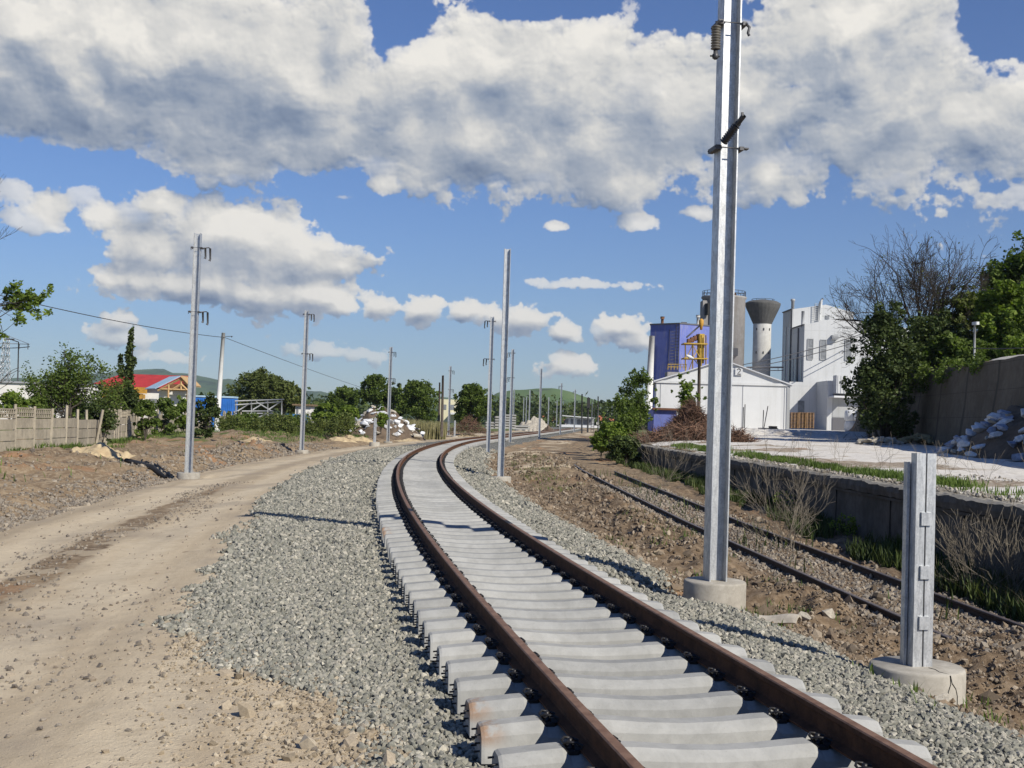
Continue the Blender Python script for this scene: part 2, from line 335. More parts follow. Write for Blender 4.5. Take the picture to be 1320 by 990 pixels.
WT = .49
def rwx(y): return 21.2+(y-40)*.0825                                                                            # retaining wall foot
FOUND = []
for (px_, py_, pt_, h_) in [(243, 609, 300, 9.1), (389, 580, 400, 9.1), (500, 569, 447, 9.1), (578, 561, 472, 9.1), (645, 614, 320, 9.1), (629, 584, 408, 9.1), (657.5, 570, 450, 9.1), (695, 567, 475, 8.9), (483, 570, 539, 1.95), (586, 562, 542, 1.95)]:
    q_ = at(px_, py_, h_*FPX/(py_-pt_)); FOUND.append((q_[0], q_[1], q_[2]-.34))
_n = np.array([0, 0, EYE])+pix_dir(921.5, 748)*((-.45-EYE)/pix_dir(921.5, 748)[2]); FOUND.append((_n[0], _n[1], -.80))
def H(x, y, rough=True):
    x = np.asarray(x, float); y = np.asarray(y, float); o = offs(x, y)
    ground = np.interp(o, [-60, -30, -14, -10.4, -9.5, -8.8, -4.4, -3.8, -1.6, -1.25, 1.25, 1.6, 2.6, 3.9, 5.5], [-.3, -.35, -.58, -.72, -.93, -.88, -.60, -.52, -.43, -.41, -.41, -.43, -.52, -.86, -.98])
    far = sst(y, 90, 200)
    # right-hand dirt and the old track bed
    oz = oldz(y)-.14
    tr = sst(o, 3.0, 5.0); right = oz+np.where(np.abs(x-oldx(y)) > 1.6, .0, -.0)
    z = ground*(1-tr)+right*tr
    z = z*(1-far*.0)
    n1 = fbm(x*.45+3, y*.45, 4, 61)-.5; n2 = fbm(x*1.9, y*1.9, 4, 62)-.5; n3 = fbm(x*7, y*7, 3, 63)-.5
    dirtR = sst(o, 3.4, 4.6)*(1-sst(np.abs(x-oldx(y)), 1.5, .9))*(x < wallx(y)); dirtL = sst(-o, 9.0, 10.4); roadw = sst(-o, 3.6, 4.4)*(1-dirtL)
    z += dirtR*(n1*.34+n2*.26+n3*.12)+dirtL*(n1*.55+n2*.26+n3*.05)*(1-.6*far)+roadw*(n1*.05+n2*.02+n3*.008)+(np.abs(o) < 4)*n2*.03
    # ridge of spoil beside the old track, heaps
    for (hx, hy, rx, ry, hh) in [(7.6, 13.6, 1.9, 1.9, .48), (9.0, 11.0, 2.5, 3, .55), (5.0, 13.0, .8, 2.2, .14), (3.9, 22, .5, 7, .16), (3.2, 33, .5, 8, .2), (4.7, 17.5, .6, 1.6, .16), (-17.9, 50, 2.6, 4, .38), (-14.6, 58, 1.0, 9, .32), (-22, 100, 4, 8, .5), (-15.5, 72, 1.2, 7, .4), (-16.0, 110, 2, 8, .5), (2.6, 58, 1.2, 9, .12), (-19, 41, 4, 5, .2)]:
        z += hh*np.exp(-((x-hx)/rx)**2-((y-hy)/ry)**2)*(1+.5*n2*2+.5*n3)
    z += -.16*sst(-o, 1.15, 1.5)*sst(o, -1.9, -1.5)*0
    for (hx, hy, hz_) in FOUND:
        d_ = np.hypot(x-hx, y-hy); w_ = 1-sst(d_, .75, 1.9); z = np.where(z > hz_-.02, z*(1-w_)+(hz_)*w_, z)
    # wheel ruts and the crown of the haul road
    z -= .025*(np.exp(-((o+5.4)/.35)**2)+np.exp(-((o+7.3)/.35)**2))
    # the raised yard behind the platform wall
    wx = wallx(y); dx = x-wx
    yard = WT-.004+(1-np.exp(-np.clip(dx, 0, None)/6))*.0155*np.clip(y-25, 0, 75)+(fbm(x*.6, y*.6, 4, 71)-.5)*.10+(fbm(x*3, y*3, 3, 72)-.5)*.05
    yard = yard+.25*sst(dx, 6, 10)*sst(y, 44, 20)*fbm(x*1.2, y*1.2, 3, 73)
    inyard = (dx > .25) & (y < 79)
    yb = 7.6+(y-78)*.13
    w2 = sst(x-yb, -.5, 3.5)*sst(y, 77, 79)*(1-sst(y, 230, 330))
    z = z*(1-w2)+1.62*w2
    z = np.where(inyard, yard, z)
    # valley floor flattens out far away
    z = z*(1-far)+(w2*1.65+(1-w2)*(-.5))*far
    # wooded slope above the retaining wall
    hs = (x-rwx(y)); hill = 5.1+np.clip(hs-1, 0, 40)*.30
    z = np.where((hs > .35) & (y > 20) & (y < 81), hill, np.where((hs > 0) & (y >= 81), z+(hill-z)*sst(y, 88, 81), z))
    far2 = sst(y, 600, 1400)
    return z-far2*3
# ------------------------------------------------------------------ ground sheet
def grow(a, b, d0, k, lim):
    out = [a]; x = a
    while x < b:
        x += max(d0, k*abs(x)); out.append(x)
    return np.array(out)
ys = np.concatenate([np.arange(-30, 4, 1.), np.arange(4, 9, .07)]); y = 9.
ya = []
while y < 9000: ya.append(y); y += max(.07, (y-4)*.0105 if y < 150 else y*.03)
ys = np.concatenate([ys, ya])
xr = [0.]
while xr[-1] < 9: xr.append(xr[-1]+.085)
while xr[-1] < 6000: xr.append(xr[-1]+max(.12, (xr[-1]-9)*.02 if xr[-1] < 60 else xr[-1]*.04))
xr = np.array(xr); xs = np.concatenate([-xr[::-1][:-1], xr])
# columns exactly either side of the wall lines are not needed: both walls are built in front of the step
X, Y = np.meshgrid(xs, ys); Z = H(X, Y)
nx, ny = len(xs), len(ys)
idx = np.arange(nx*ny).reshape(ny, nx)
F = np.stack([idx[:-1, :-1], idx[:-1, 1:], idx[1:, 1:], idx[1:, :-1]], -1).reshape(-1, 4)
O = offs(X, Y); nb = fbm(X*1.3, Y*1.3, 4, 81)-.5; nb2 = fbm(X*.35, Y*.35, 4, 82)-.5
bl = -np.interp(Y, [5, 6.5, 8.5, 9.7, 10.8, 12, 31, 50, 74, 120, 200], [1.9, 2.0, 2.1, 2.5, 3.3, 3.6, 4.1, 4.6, 5.4, 5.6, 5.8])
wb = sst(O-bl+nb*.9, -.12, .12)*sst(2.95-O+nb*.6, -.1, .15)
wr = (1-sst(-O, 8.7+0*X, 9.5+nb*2))*(O < 0)*(1-wb); wr = np.maximum(wr, .75*sst(O, 3.2, 4.2)*sst(Y, 42, 60)*sst(-O, -9, -6.5)*(1-wb)*sst(nb2, -.25, .1)); wr = wr*(1-.9*np.exp(-((O+6.3+.4*nb2)/.45)**2)*sst(Y, 60, 20)*(nb > -.1))
DX = X-wallx(Y); ww = ((DX > .55+nb*1.4) & (Y < 79))*sst(rwx(Y)-X, -.2, 1.2)*1.0; ww = np.maximum(ww, sst(X-7.6-(Y-78)*.13, 3, 5)*(Y >= 79)*(Y < 260)*np.where(Y < 92, sst(rwx(Y)-X, -.2, 1.2), 1))
ww = ww*(1-.55*sst(nb2, .02, .12)*(DX < 6))
wg = sst(-O, 20+nb2*10, 26+nb2*10)*sst(nb2+nb*.5, -.15, .12); wg = np.maximum(wg, sst(Y, 140, 220)*(np.abs(O) > 10)*(ww < .5)*sst(nb2, -.3, .0)); wg = np.maximum(wg, (X-rwx(Y) > 1.5)*(Y > 20)*(Y < 130)*.8*(ww < .5)); wg = np.maximum(wg, sst(-O, 11.5, 13)*sst(Y, 60, 95)*sst(nb2+nb*.6, -.02, .1)); 
wg = np.where((Y > 600) | (np.abs(X) > 120), .85, wg)
gm = bpy.data.materials.new('site_ground'); gm.use_nodes = True; N = NT(gm.node_tree); b = N.n['Principled BSDF']
at_ = N.new('ShaderNodeAttribute'); at_.attribute_name = 'zone'; sp_ = N.new('ShaderNodeSeparateColor'); N.l.new(at_.outputs['Color'], sp_.inputs[0])
pos = N.new('ShaderNodeNewGeometry').outputs['Position']
rnd = N.noise(pos, 5, 6, .7); rn2 = N.noise(pos, .55, 5, .6); rn3 = N.noise(pos, 38, 4, .7); rn4 = N.noise(pos, 140, 3, .6)
def zone(sock, w_=.35): return N.ramp(N.math('ADD', sock, N.math('MULTIPLY', N.math('SUBTRACT', rnd, .5), w_*1.6)), .38, .62)
dirt = N.mix(N.ramp(rn2, .38, .62), (.23, .165, .10), (.135, .095, .06)); dirt = N.mix(N.ramp(rnd, .42, .66), dirt, (.32, .25, .165))
dirt = N.mix(N.ramp(N.noise(pos, .16, 4, .6), .56, .66, 0, .75), dirt, (.31, .17, .085)); dirt = N.mix(N.ramp(rn3, .55, .75, 0, .6), dirt, (.10, .075, .055))
vo = N.new('ShaderNodeTexVoronoi'); N.l.new(pos, vo.inputs[0]); vo.inputs['Scale'].default_value = 17
peb = N.ramp(vo.outputs['Distance'], .18, .30, 1, 0); cmbp = N.new('ShaderNodeSeparateColor'); N.l.new(vo.outputs['Color'], cmbp.inputs[0])
pmask = N.math('MULTIPLY', peb, N.math('GREATER_THAN', cmbp.outputs[0], .62))
dirt = N.mix(N.math('MULTIPLY', pmask, .55), dirt, N.mix(cmbp.outputs[1], (.42, .36, .28), (.24, .22, .20)))
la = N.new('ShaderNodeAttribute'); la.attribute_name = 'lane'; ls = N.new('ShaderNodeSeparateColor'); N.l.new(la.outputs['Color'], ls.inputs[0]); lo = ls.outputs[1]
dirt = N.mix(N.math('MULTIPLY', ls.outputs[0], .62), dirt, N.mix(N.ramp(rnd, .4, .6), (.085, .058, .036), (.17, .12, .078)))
cvv = N.new('ShaderNodeCombineXYZ'); N.l.new(lo, cvv.inputs[0]); N.l.new(N.math('MULTIPLY', ls.outputs[2], .10), cvv.inputs[1])
mpr = N.new('ShaderNodeMapping'); N.l.new(cvv.outputs[0], mpr.inputs[0]); mpr.inputs['Scale'].default_value = (1, 1, 1)
road = N.mix(N.ramp(N.noise(mpr.outputs[0], 1.5, 6, .65), .34, .66), (.52, .43, .30), (.41, .33, .225)); lw = N.math('ADD', lo, N.math('MULTIPLY', N.math('SUBTRACT', rn2, .5), 1.6))
def band(c0, w0): return N.ramp(N.math('ABSOLUTE', N.math('SUBTRACT', lw, c0)), w0*.45, w0, 1, 0)
tr_ = N.math('MAXIMUM', band(-5.1, .5), N.math('MAXIMUM', band(-7.3, .6), band(-3.4, .4)))
road = N.mix(N.math('MULTIPLY', tr_, .55), road, (.58, .49, .35)); road = N.mix(N.math('MULTIPLY', band(-6.2, .55), .5), road, (.25, .20, .14)); road = N.mix(N.math('MULTIPLY', band(-8.6, .5), .4), road, (.25, .20, .14))
treadn = N.new('ShaderNodeTexWave'); treadn.wave_type = 'BANDS'; treadn.bands_direction = 'Y'; cvt = N.new('ShaderNodeCombineXYZ'); N.l.new(N.math('MULTIPLY', lo, .6), cvt.inputs[0]); N.l.new(ls.outputs[2], cvt.inputs[1]); N.l.new(cvt.outputs[0], treadn.inputs[0]); treadn.inputs['Scale'].default_value = 3.2; treadn.inputs['Distortion'].default_value = 2.0; treadn.inputs['Detail'].default_value = 2
tread = N.math('MULTIPLY', N.math('MULTIPLY', treadn.outputs['Fac'], tr_), N.ramp(rn2, .42, .55))
road = N.mix(N.math('MULTIPLY', tread, .22), road, (.30, .245, .175))
road = N.mix(N.ramp(rnd, .45, .75, 0, .5), road, (.33, .265, .18))
road = N.mix(N.ramp(rn3, .60, .74, 0, .55), road, (.19, .155, .12)); road = N.mix(N.ramp(rn4, .64, .72, 0, .6), road, (.48, .42, .34)); road = N.mix(N.ramp(N.noise(pos, .3, 4, .6), .5, .66, 0, .5), road, (.27, .225, .175))
vb = N.new('ShaderNodeTexVoronoi'); N.l.new(pos, vb.inputs[0]); vb.inputs['Scale'].default_value = 21; sb = N.new('ShaderNodeSeparateColor'); N.l.new(vb.outputs['Color'], sb.inputs[0])
bal = N.mix(sb.outputs[0], (.15, .155, .14), (.40, .40, .365)); bal = N.mix(N.ramp(vb.outputs['Distance'], .25, .6, 0, .85), bal, (.07, .068, .06))
whi = N.mix(N.ramp(rnd, .4, .7), (.64, .61, .56), (.48, .45, .40)); whi = N.mix(N.ramp(rn3, .6, .74, 0, .6), whi, (.30, .27, .23)); whi = N.mix(N.ramp(rn2, .52, .66, 0, .7), whi, (.42, .37, .30))
gra = N.mix(N.ramp(rn3, .35, .65), (.07, .10, .025), (.13, .15, .05)); gra = N.mix(N.ramp(rnd, .5, .75, 0, .6), gra, (.20, .17, .09))
c = N.mix(zone(sp_.outputs[1]), dirt, road); c = N.mix(zone(at_.outputs['Alpha']), c, gra); c = N.mix(zone(sp_.outputs[2]), c, whi); c = N.mix(zone(sp_.outputs[0], .5), c, bal)
N.l.new(c, b.inputs['Base Color']); b.inputs['Roughness'].default_value = .95; b.inputs['Specular IOR Level'].default_value = .15
bn = N.new('ShaderNodeBump'); bn.inputs['Strength'].default_value = .7; bn.inputs['Distance'].default_value = .03
hgt = N.math('MULTIPLY_ADD', rn3, .55, N.math('MULTIPLY', rnd, .6)); hgt = N.math('MULTIPLY_ADD', rn4, .15, hgt); hgt = N.math('MULTIPLY_ADD', pmask, .35, hgt)
hgt = N.math('MULTIPLY_ADD', N.math('MULTIPLY', N.ramp(vb.outputs['Distance'], .0, .6, 1, 0), sp_.outputs[0]), 1.3, hgt)
N.l.new(hgt, bn.inputs['Height']); N.l.new(bn.outputs[0], b.inputs['Normal'])
gnd = rawmesh('ground', np.stack([X, Y, Z], -1).reshape(-1, 3), F, gm, smooth=True, kind='structure')
ca = gnd.data.color_attributes.new('zone', 'FLOAT_COLOR', 'POINT')
ca.data.foreach_set('color', np.stack([wb, wr, ww, wg], -1).astype(np.float32).ravel())
cb = gnd.data.color_attributes.new('lane', 'FLOAT_COLOR', 'POINT')
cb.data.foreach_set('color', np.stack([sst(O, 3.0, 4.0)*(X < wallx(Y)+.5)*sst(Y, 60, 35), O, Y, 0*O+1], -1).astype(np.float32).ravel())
# ------------------------------------------------------------------ platform wall (old loading ramp)
root = empty('loading_platform', (8.8, 30, -1), label='long weathered concrete loading platform wall with crumbling top edge', category='platform')
def wall_strip(name, y0, y1, step, prof, m, seed, jit, mi=None):     # prof: (dx, z) ring in section, extruded along the wall line
    yy = np.arange(y0, y1+step*.5, step); vs = []; k = len(prof)
    for i, yv in enumerate(yy):
        base = -1.45 if yv < 60 else -1.0
        for (dx, z, j) in prof:
            q = j*jit*(fbm(np.array([yv*2.6]), np.array([z*3+dx*5.]), 4, seed, .62)[0]-.5)*2
            vs.append((wallx(yv)+dx+q-8.8, yv-30, z+1+(q*.6 if z > .2 else 0)))
    vs = np.array(vs); n = len(yy); Fq = []
    for i in range(n-1):
        for j in range(k): Fq.append((i*k+j, i*k+(j+1) % k, (i+1)*k+(j+1) % k, (i+1)*k+j))
    mb = MB(); [mb.add([], [f], (1 if isinstance(m, list) and q_ % k in (0, 1, 6) else 0)) for q_, f in enumerate(Fq)]; mb.v = [tuple(map(float, p)) for p in vs]; mb.add(vs[:k], [tuple(range(k))[::-1]]); mb.add(vs[-k:], [tuple(range(k))])
    return mb.build(name, m, root)
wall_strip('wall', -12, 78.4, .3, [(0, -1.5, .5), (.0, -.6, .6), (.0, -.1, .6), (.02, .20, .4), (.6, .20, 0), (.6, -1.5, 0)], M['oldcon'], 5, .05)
wall_strip('coping', 4, 78.5, .13, [(-.08, .205, .6), (-.10, .33, .8), (-.07, WT-.04, 1.1), (.02, WT, .9), (.35, WT+.01, .5), (.8, WT-.03, 0), (.8, .205, 0)], [M['copecon'], M['oldcon']], 9, .085)  # coping sides take the darker wall concrete, painting in their shade
for i, yv in enumerate(np.arange(6.3, 77, 4.1)):
    mb = MB(); mb.box((wallx(yv)-8.8-.012, yv-30, -.6+1), (.03, .05, 1.55)); mb.build('joint', M['black'], root)
mb = MB(); mb.add([(wallx(y)-8.8+dx, y-30, z+1) for y in np.arange(4, 78, 2.) for (dx, z) in ((-.045, .13), (-.045, .19), (.05, .19), (.05, .13))], [(i*4+j, i*4+(j+1) % 4, i*4+4+(j+1) % 4, i*4+4+j) for i in range(36) for j in range(4)]); mb.build('ledge', M['oldcon'], root)
# retaining wall
mb = MB(); yy = np.arange(22, 83, .6); vs = []
for v in yy:
    for z, dx in ((.2, -.55), (1.6, -.36), (3.0, -.2), (4.2, -.05), (5.2, .06), (5.25, .6), (.2, .7)):
        q = (fbm(np.array([v*.35]), np.array([z*.5]), 3, 33)[0]-.5)*.35; vs.append((rwx(v)+dx+q*(dx < .3), v, z+((.5*q+.22*(fbm(np.array([v*1.9]), np.array([2.]), 3, 8)[0]-.5)) if z > 5 else 0)))
k = 7; mb.add(vs, [(i*k+j, i*k+(j+1) % k, (i+1)*k+(j+1) % k, (i+1)*k+j) for i in range(len(yy)-1) for j in range(k)], 0, False)
mb.add(vs[-k:], [tuple(range(k))])
mb.build('retaining_wall', M['retain'], label='tall sloping dark concrete retaining wall below the wooded slope', category='wall')
def proj(P):
    P = np.array(P, float)-[0, 0, EYE]; d = P@FW; return np.array([660+FPX*(P@RT)/d, 495-FPX*(P@UP)/d])
def atz(px, py, z):
    d = pix_dir(px, py); return np.array([0, 0, EYE])+d*((z-EYE)/d[2])
_S0 = 4.9914 % .6; _sl = [s for s in [_S0+.6*k for k in range(-6, 560)] if tpos(s)[0][1] > 3.0]; _vis = [s for s in _sl if tpos(s)[0][1] > 5.2]
NEARMARK = {}
for (px, py, lb) in [(635, 964, 'red'), (619, 928, 'concrete sleeper with a rust stained end, next beyond the red marked one'), (599, 899, 'concrete sleeper with a rust stained end, second beyond the red marked one'), (491, 682, 'concrete sleeper with a rusty orange end far up the row, just past the mast shadow'), (493, 687, 'concrete sleeper with a rusty orange end far up the row, nearer than its stained neighbour')]:
    best = sorted(range(len(_vis)), key=lambda i: np.linalg.norm(proj(tpos(_vis[i], -1.3, -.19)[0])-[px, py]))
    for b_ in best:
        if b_ not in NEARMARK: NEARMARK[b_] = lb; break
RUSTY = M['sleeper'].copy(); RUSTY.name = 'rust_stained_concrete'
N = NT(RUSTY.node_tree); b_ = N.n['Principled BSDF']; old = b_.inputs['Base Color'].links[0].from_socket
tcn = N.new('ShaderNodeTexCoord').outputs['Object']; sx = N.new('ShaderNodeSeparateXYZ'); N.l.new(tcn, sx.inputs[0])
f_ = N.math('MULTIPLY', N.ramp(sx.outputs[0], -1.10, -1.29, 0, .7), N.ramp(N.noise(tcn, 9, 4, .6), .35, .6)); f_ = N.math('MULTIPLY', f_, N.ramp(sx.outputs[2], -.32, -.22))
N.l.new(N.mix(f_, old, (.26, .13, .05)), b_.inputs['Base Color'])
# ------------------------------------------------------------------ rails
RP = [(-.075, -.172), (.075, -.172), (.075, -.160), (.016, -.145), (.009, -.13), (.009, -.055), (.018, -.045), (.036, -.036), (.036, -.008), (.028, 0), (-.028, 0), (-.036, -.008), (-.036, -.036), (-.018, -.045), (-.009, -.055), (-.009, -.13), (-.016, -.145), (-.075, -.160)]
def sweep(P, T, prof, name, mats, topidx=(8, 9, 10), **tags):
    k = len(prof); prof = np.array(prof); c, s = np.cos(T), np.sin(T)
    V = np.stack([P[:, 0, None]+prof[None, :, 0]*c[:, None], P[:, 1, None]-prof[None, :, 0]*s[:, None], P[:, 2, None]+prof[None, :, 1]], -1)
    n = len(P); i, j = np.meshgrid(np.arange(n-1), np.arange(k), indexing='ij'); j2 = (j+1) % k
    Fq = np.stack([i*k+j, i*k+j2, (i+1)*k+j2, (i+1)*k+j], -1).reshape(-1, 4); mi = np.isin(j.ravel(), topidx).astype(np.int32)
    return rawmesh(name, V.reshape(-1, 3), Fq, mats, mi=mi, **tags)
ss = np.concatenate([np.arange(-9, 80, .5), np.arange(80, 320, 2.)])
for sg, lb in ((-1, 'left rusty brown rail of the new curved track'), (1, 'right rusty brown rail of the new curved track')):
    P, T = tpos(ss, sg*.7535); sweep(P.T, T, RP, 'rail', [M['rail'], M['railtop']], label=lb, category='rail')
# ------------------------------------------------------------------ sleepers
def sleeper_mesh(detail=True):
    xs_ = [(-1.30, .196, .98), (-1.28, .205, 1.), (-1.0, .232, 1), (-.935, .236, 1), (-.885, .200, 1.05), (-.62, .200, 1.05), (-.57, .236, 1), (-.48, .232, 1), (-.25, .214, .97), (0, .206, .96)]
    xs_ = xs_+[(-a, b, c) for a, b, c in xs_[-2::-1]]
    vs = []
    for (x, h, wd) in xs_:
        for (yy, zf) in ((-.150, 0), (-.128, .74), (-.105, .86), (-.062, 1.), (.062, 1.), (.105, .86), (.128, .74), (.150, 0)): vs.append((x, yy*wd, h*zf-.385))
    mb = MB(); k = 8; n = len(xs_)
    mb.add(vs, [(i*k+j, (i+1)*k+j, (i+1)*k+(j+1) % k, i*k+(j+1) % k) for i in range(n-1) for j in range(k)]+[tuple(range(k)), tuple((n-1)*k+j for j in range(k))[::-1]])
    return mb
smesh = sleeper_mesh().mesh('concrete_sleeper', M['sleeper'])
cm = MB()                                                            # one spring clip with its guide plate, clip on the -x side of a rail
cm.box((.0, 0, -.176), (.10, .15, .022), bev=.02); cm.box((.035, 0, -.156), (.05, .12, .03), taper=.8)
pth = [(.058, -.052, -.140), (.02, -.056, -.125), (-.028, -.050, -.118), (-.046, -.026, -.128), (-.030, -.010, -.150), (.0, -.006, -.155), (.0, .006, -.155), (-.030, .010, -.150), (-.046, .026, -.128), (-.028, .050, -.118), (.02, .056, -.125), (.058, .052, -.140)]
cm.tube(pth, .0085, 6); cm.lathe((-.005, 0, -.175), [(.024, 0), (.024, .022), (.016, .024), (.016, .062), (.010, .066)], 8)
cmesh = cm.mesh('rail_clip', M['clip'])
stub = MB()
for yy in (-.07, .07):
    pass
stub.tube([(-1.295, 0, 0), (-1.335, .004, -.004)], .007, 5)
stmesh = stub.mesh('wire_stub', M['clip'])
S0 = 4.9914 % .6
k0 = int(round((4.9914-S0)/.6))
slist = [S0+.6*k for k in range(-6, 560)]
slist = [s for s in slist if tpos(s)[0][1] > 3.0][:]
stainn = MB(); 
ndone = 0
farlist = []
def decal(pts, m, name, parent, label=None):
    mb = MB(); mb.add(pts, [tuple(range(len(pts)))]); o = mb.build(name, m, parent)
    return o
vis = [s for s in slist if tpos(s)[0][1] > 5.2]
for n_, s in enumerate(slist):
    P, T = tpos(s)
    if n_ >= 297: farlist.append((P, T)); continue
    o = link('concrete_sleeper', smesh, None, (P[0]+random.uniform(-.01, .01), P[1], 0), -T+random.uniform(-.008, .008), category='sleeper', group='sleepers under the new curved track', label='plain light grey concrete sleeper in the row under the new rails')
    d = P[1]
    if d < 60:
        for xo, fl in ((-.7535-.118, 1), (-.7535+.118, -1), (.7535-.118, 1), (.7535+.118, -1)):
            c_ = link('rail_clip', cmesh, o, (xo, 0, 0), 0 if fl == 1 else math.pi)
    if d < 16:
        [link('wire_stub', stmesh, o, (0, yy, zz)) for yy in (-.07, .07) for zz in (-.33, -.28, -.23)]
    j = vis.index(s) if s in vis else -1
    if j in NEARMARK:
        kind_ = NEARMARK[j]
        if kind_ == 'red':
            o['label'] = 'concrete sleeper with faded red paint marks on its end, nearest fully seen'
            for q in range(4): 
                cx_, cy_ = -1.2+.06*(q % 2)+.12*(q > 1), -.03+.035*q
                decal([(cx_, cy_, .2015-.385+.004), (cx_+.05, cy_+.004, .204-.385+.004), (cx_+.05, cy_+.016, .204-.385+.004), (cx_, cy_+.014, .2015-.385+.004)], M['redpaint'], 'paint_mark', o)
        else:
            o['label'] = kind_
            me2 = smesh.copy(); me2.materials[0] = RUSTY; o.data = me2
V = np.array([v.co[:] for v in smesh.vertices]); FQ = []; VV = []
allv = []
mbf = MB()
for (P, T) in farlist:
    c_, s_ = math.cos(-T), math.sin(-T); vs = [(P[0]+v[0]*c_-v[1]*s_, P[1]+v[0]*s_+v[1]*c_, v[2]) for v in V]
    mbf.add(vs, [tuple(p.vertices) for p in smesh.polygons])
mbf.build('distant_sleepers', M['sleeper'], kind='stuff', label='run of grey sleepers under the track in the far distance', category='sleepers')
# ------------------------------------------------------------------ old track
yy = np.arange(-4, 15.2, .8); 
def old_rail(sg, y0, y1, lb):
    yv = np.arange(y0, y1, .8); x = oldx(yv); T = np.arctan(np.gradient(x, yv)); P = np.stack([x+sg*.7535*np.cos(T), yv-sg*.7535*np.sin(T), oldz(yv)], -1)
    sweep(P, T, RP, 'old_rail', [M['oldrail'], M['oldrailtop']], label=lb, category='rail')
old_rail(-1, 13.6, 62, 'dark worn rail of the old siding, on the side of the new ballast')
old_rail(1, 15.3, 56, 'dark worn rail of the old siding, on the side of the platform wall')
osm = MB(); osm.box((0, 0, -.075), (2.5, .24, .15), bev=.02, taper=.95)
osmesh = osm.mesh('old_sleeper', M['oldsleeper'])
for i, yv in enumerate(np.arange(12.5, 60, .68)):
    T = math.atan((oldx(yv+.5)-oldx(yv-.5)))
    o = link('old_sleeper', osmesh, None, (oldx(yv)+random.uniform(-.05, .05), yv, oldz(yv)-.158+random.uniform(-.03, .012)), -T+random.uniform(-.03, .03), category='sleeper', group='half buried sleepers of the old siding', label='weathered half buried sleeper of the old siding')
# ------------------------------------------------------------------ catenary masts
def hbeam(mb, hgt, wd=.235, fl=.285, t=.018, z0=0, tip=.0):
    mb.box((-wd/2, 0, z0+hgt/2), (t, fl, hgt)); mb.box((wd/2, 0, z0+hgt/2), (t, fl, hgt)); mb.box((0, .0, z0+hgt/2-.004), (wd-t-.004, .012, hgt-.012)); return mb
def found_mesh(r=.42, h=.9, sides=40, top=.0):
    mb = MB(); n = sides; prof = [(r*.985, -h), (r, -h+.1), (r, -.03), (r*.985, -.01), (r*.955, .0)]
    mb.lathe((0, 0, top), prof, n); return mb
def fitting(root, z, wd, arm, kind, fl=.285):
    # strap clamp round the mast with brackets on both sides and an insulator
    m = MB()
    for yy in (-fl/2-.012, fl/2+.012): m.tube([(-wd/2-.10, yy, z), (wd/2+.10, yy, z)], .009, 6)
    m.box((-wd/2-.055, 0, z), (.07, fl+.06, .06)); m.box((wd/2+.055, 0, z), (.06, fl+.06, .05))
    cl = m.build('clamp', M['steeldark'], root)
    s_ = arm
    ins = MB()
    if kind == 'hang':
        x0 = s_*(wd/2+.13); y0 = -fl/2-.02
        ins.tube([(s_*(wd/2+.04), y0, z), (x0, y0, z-.02), (x0, y0, z-.08)], .022, 8)
        prof = []; zz = z-.07
        for q in range(9): prof += [(.035, zz), (.068, zz-.012), (.068, zz-.02), (.035, zz-.03)]; zz -= .038
        i1 = MB(); i1.lathe((x0, y0, 0), prof, 16); i1.build('insulator', M['insul'], root)
        ins.tube([(x0, y0, z-.07), (x0, y0, zz)], .03, 6); ins.lathe((x0, y0, 0), [(.03, zz+.01), (.032, zz-.05), (.045, zz-.06), (.045, zz-.11), (.02, zz-.13)], 10); ins.tube([(x0-.075, y0, zz-.085), (x0+.06, y0, zz-.085)], .013, 6)
        ins.build('fitting', M['steeldark'], root)
        b = MB(); b.tube([(-s_*(wd/2+.06), y0, z), (-s_*(wd/2+.12), y0, z-.05), (-s_*(wd/2+.10), y0, z-.13), (-s_*(wd/2+.12), y0, z-.17)], .02, 6); b.build('bracket', M['steeldark'], root)
    elif kind == 'tilt':
        a = np.array([s_*(wd/2+.02), -fl/2-.05, z+.02]); d = np.array([-s_*.18, -.42, .34]); d /= np.linalg.norm(d)
        i1 = MB(); pts = []; rad = []
        for q in range(9): pts += [a+d*(.05+.036*q), a+d*(.062+.036*q), a+d*(.070+.036*q)]; rad += [.034, .06, .034]
        i1.tube(pts, rad, 14); i1.build('insulator', M['insuldk'], root)
        e = a+d*.38; ins.tube([e, e+d*.16], .036, 12, cap=False); ins.tube([e, e+d*.03], .045, 12); ins.box(e+d*.12+np.array([0, 0, .05]), (.03, .03, .05))
        ins.build('fitting', M['steeldark'], root)
        b = MB(); b.box((-s_*(wd/2+.12), -.1, z+.01), (.09, .09, .02)); b.build('bracket', M['steeldark'], root)
    else:                      # pair of rods hanging off an arm
        xx = s_*(wd/2+.05)
        ins.tube([(xx, 0, z), (xx+s_*.26, 0, z+.03), (xx+s_*.33, 0, z-.02)], .022, 6)
        for q, L in ((.13, .40), (.31, .48)): ins.tube([(xx+s_*q, 0, z), (xx+s_*(q+.02), 0, z-L*.85), (xx+s_*(q-.01), 0, z-L)], [.04, .036, .05], 8)
        ins.build('insulator', M['steeldark'], root)
        b = MB(); b.tube([(-s_*(wd/2+.05), 0, z+.03), (-s_*(wd/2+.13), 0, z+.02), (-s_*(wd/2+.12), 0, z-.07)], .02, 6); b.build('bracket', M['steeldark'], root)
def mast(loc, rz, hgt, label, fits, lean=0, found=True, group='galvanised catenary masts along the line', wd=.235, fl=.285, notch=False):
    r = empty('catenary_mast', loc, rz, label=label, category='mast', group=group)
    r.rotation_euler = (0, lean, rz)
    m = hbeam(MB(), hgt, wd, fl)
    m.build('column', M['steel'], r)
    if found: found_mesh(.43, .9).build('foundation', M['found'], r)
    for f_ in fits: fitting(r, *f_[:1], wd, *f_[1:], fl)
    return r
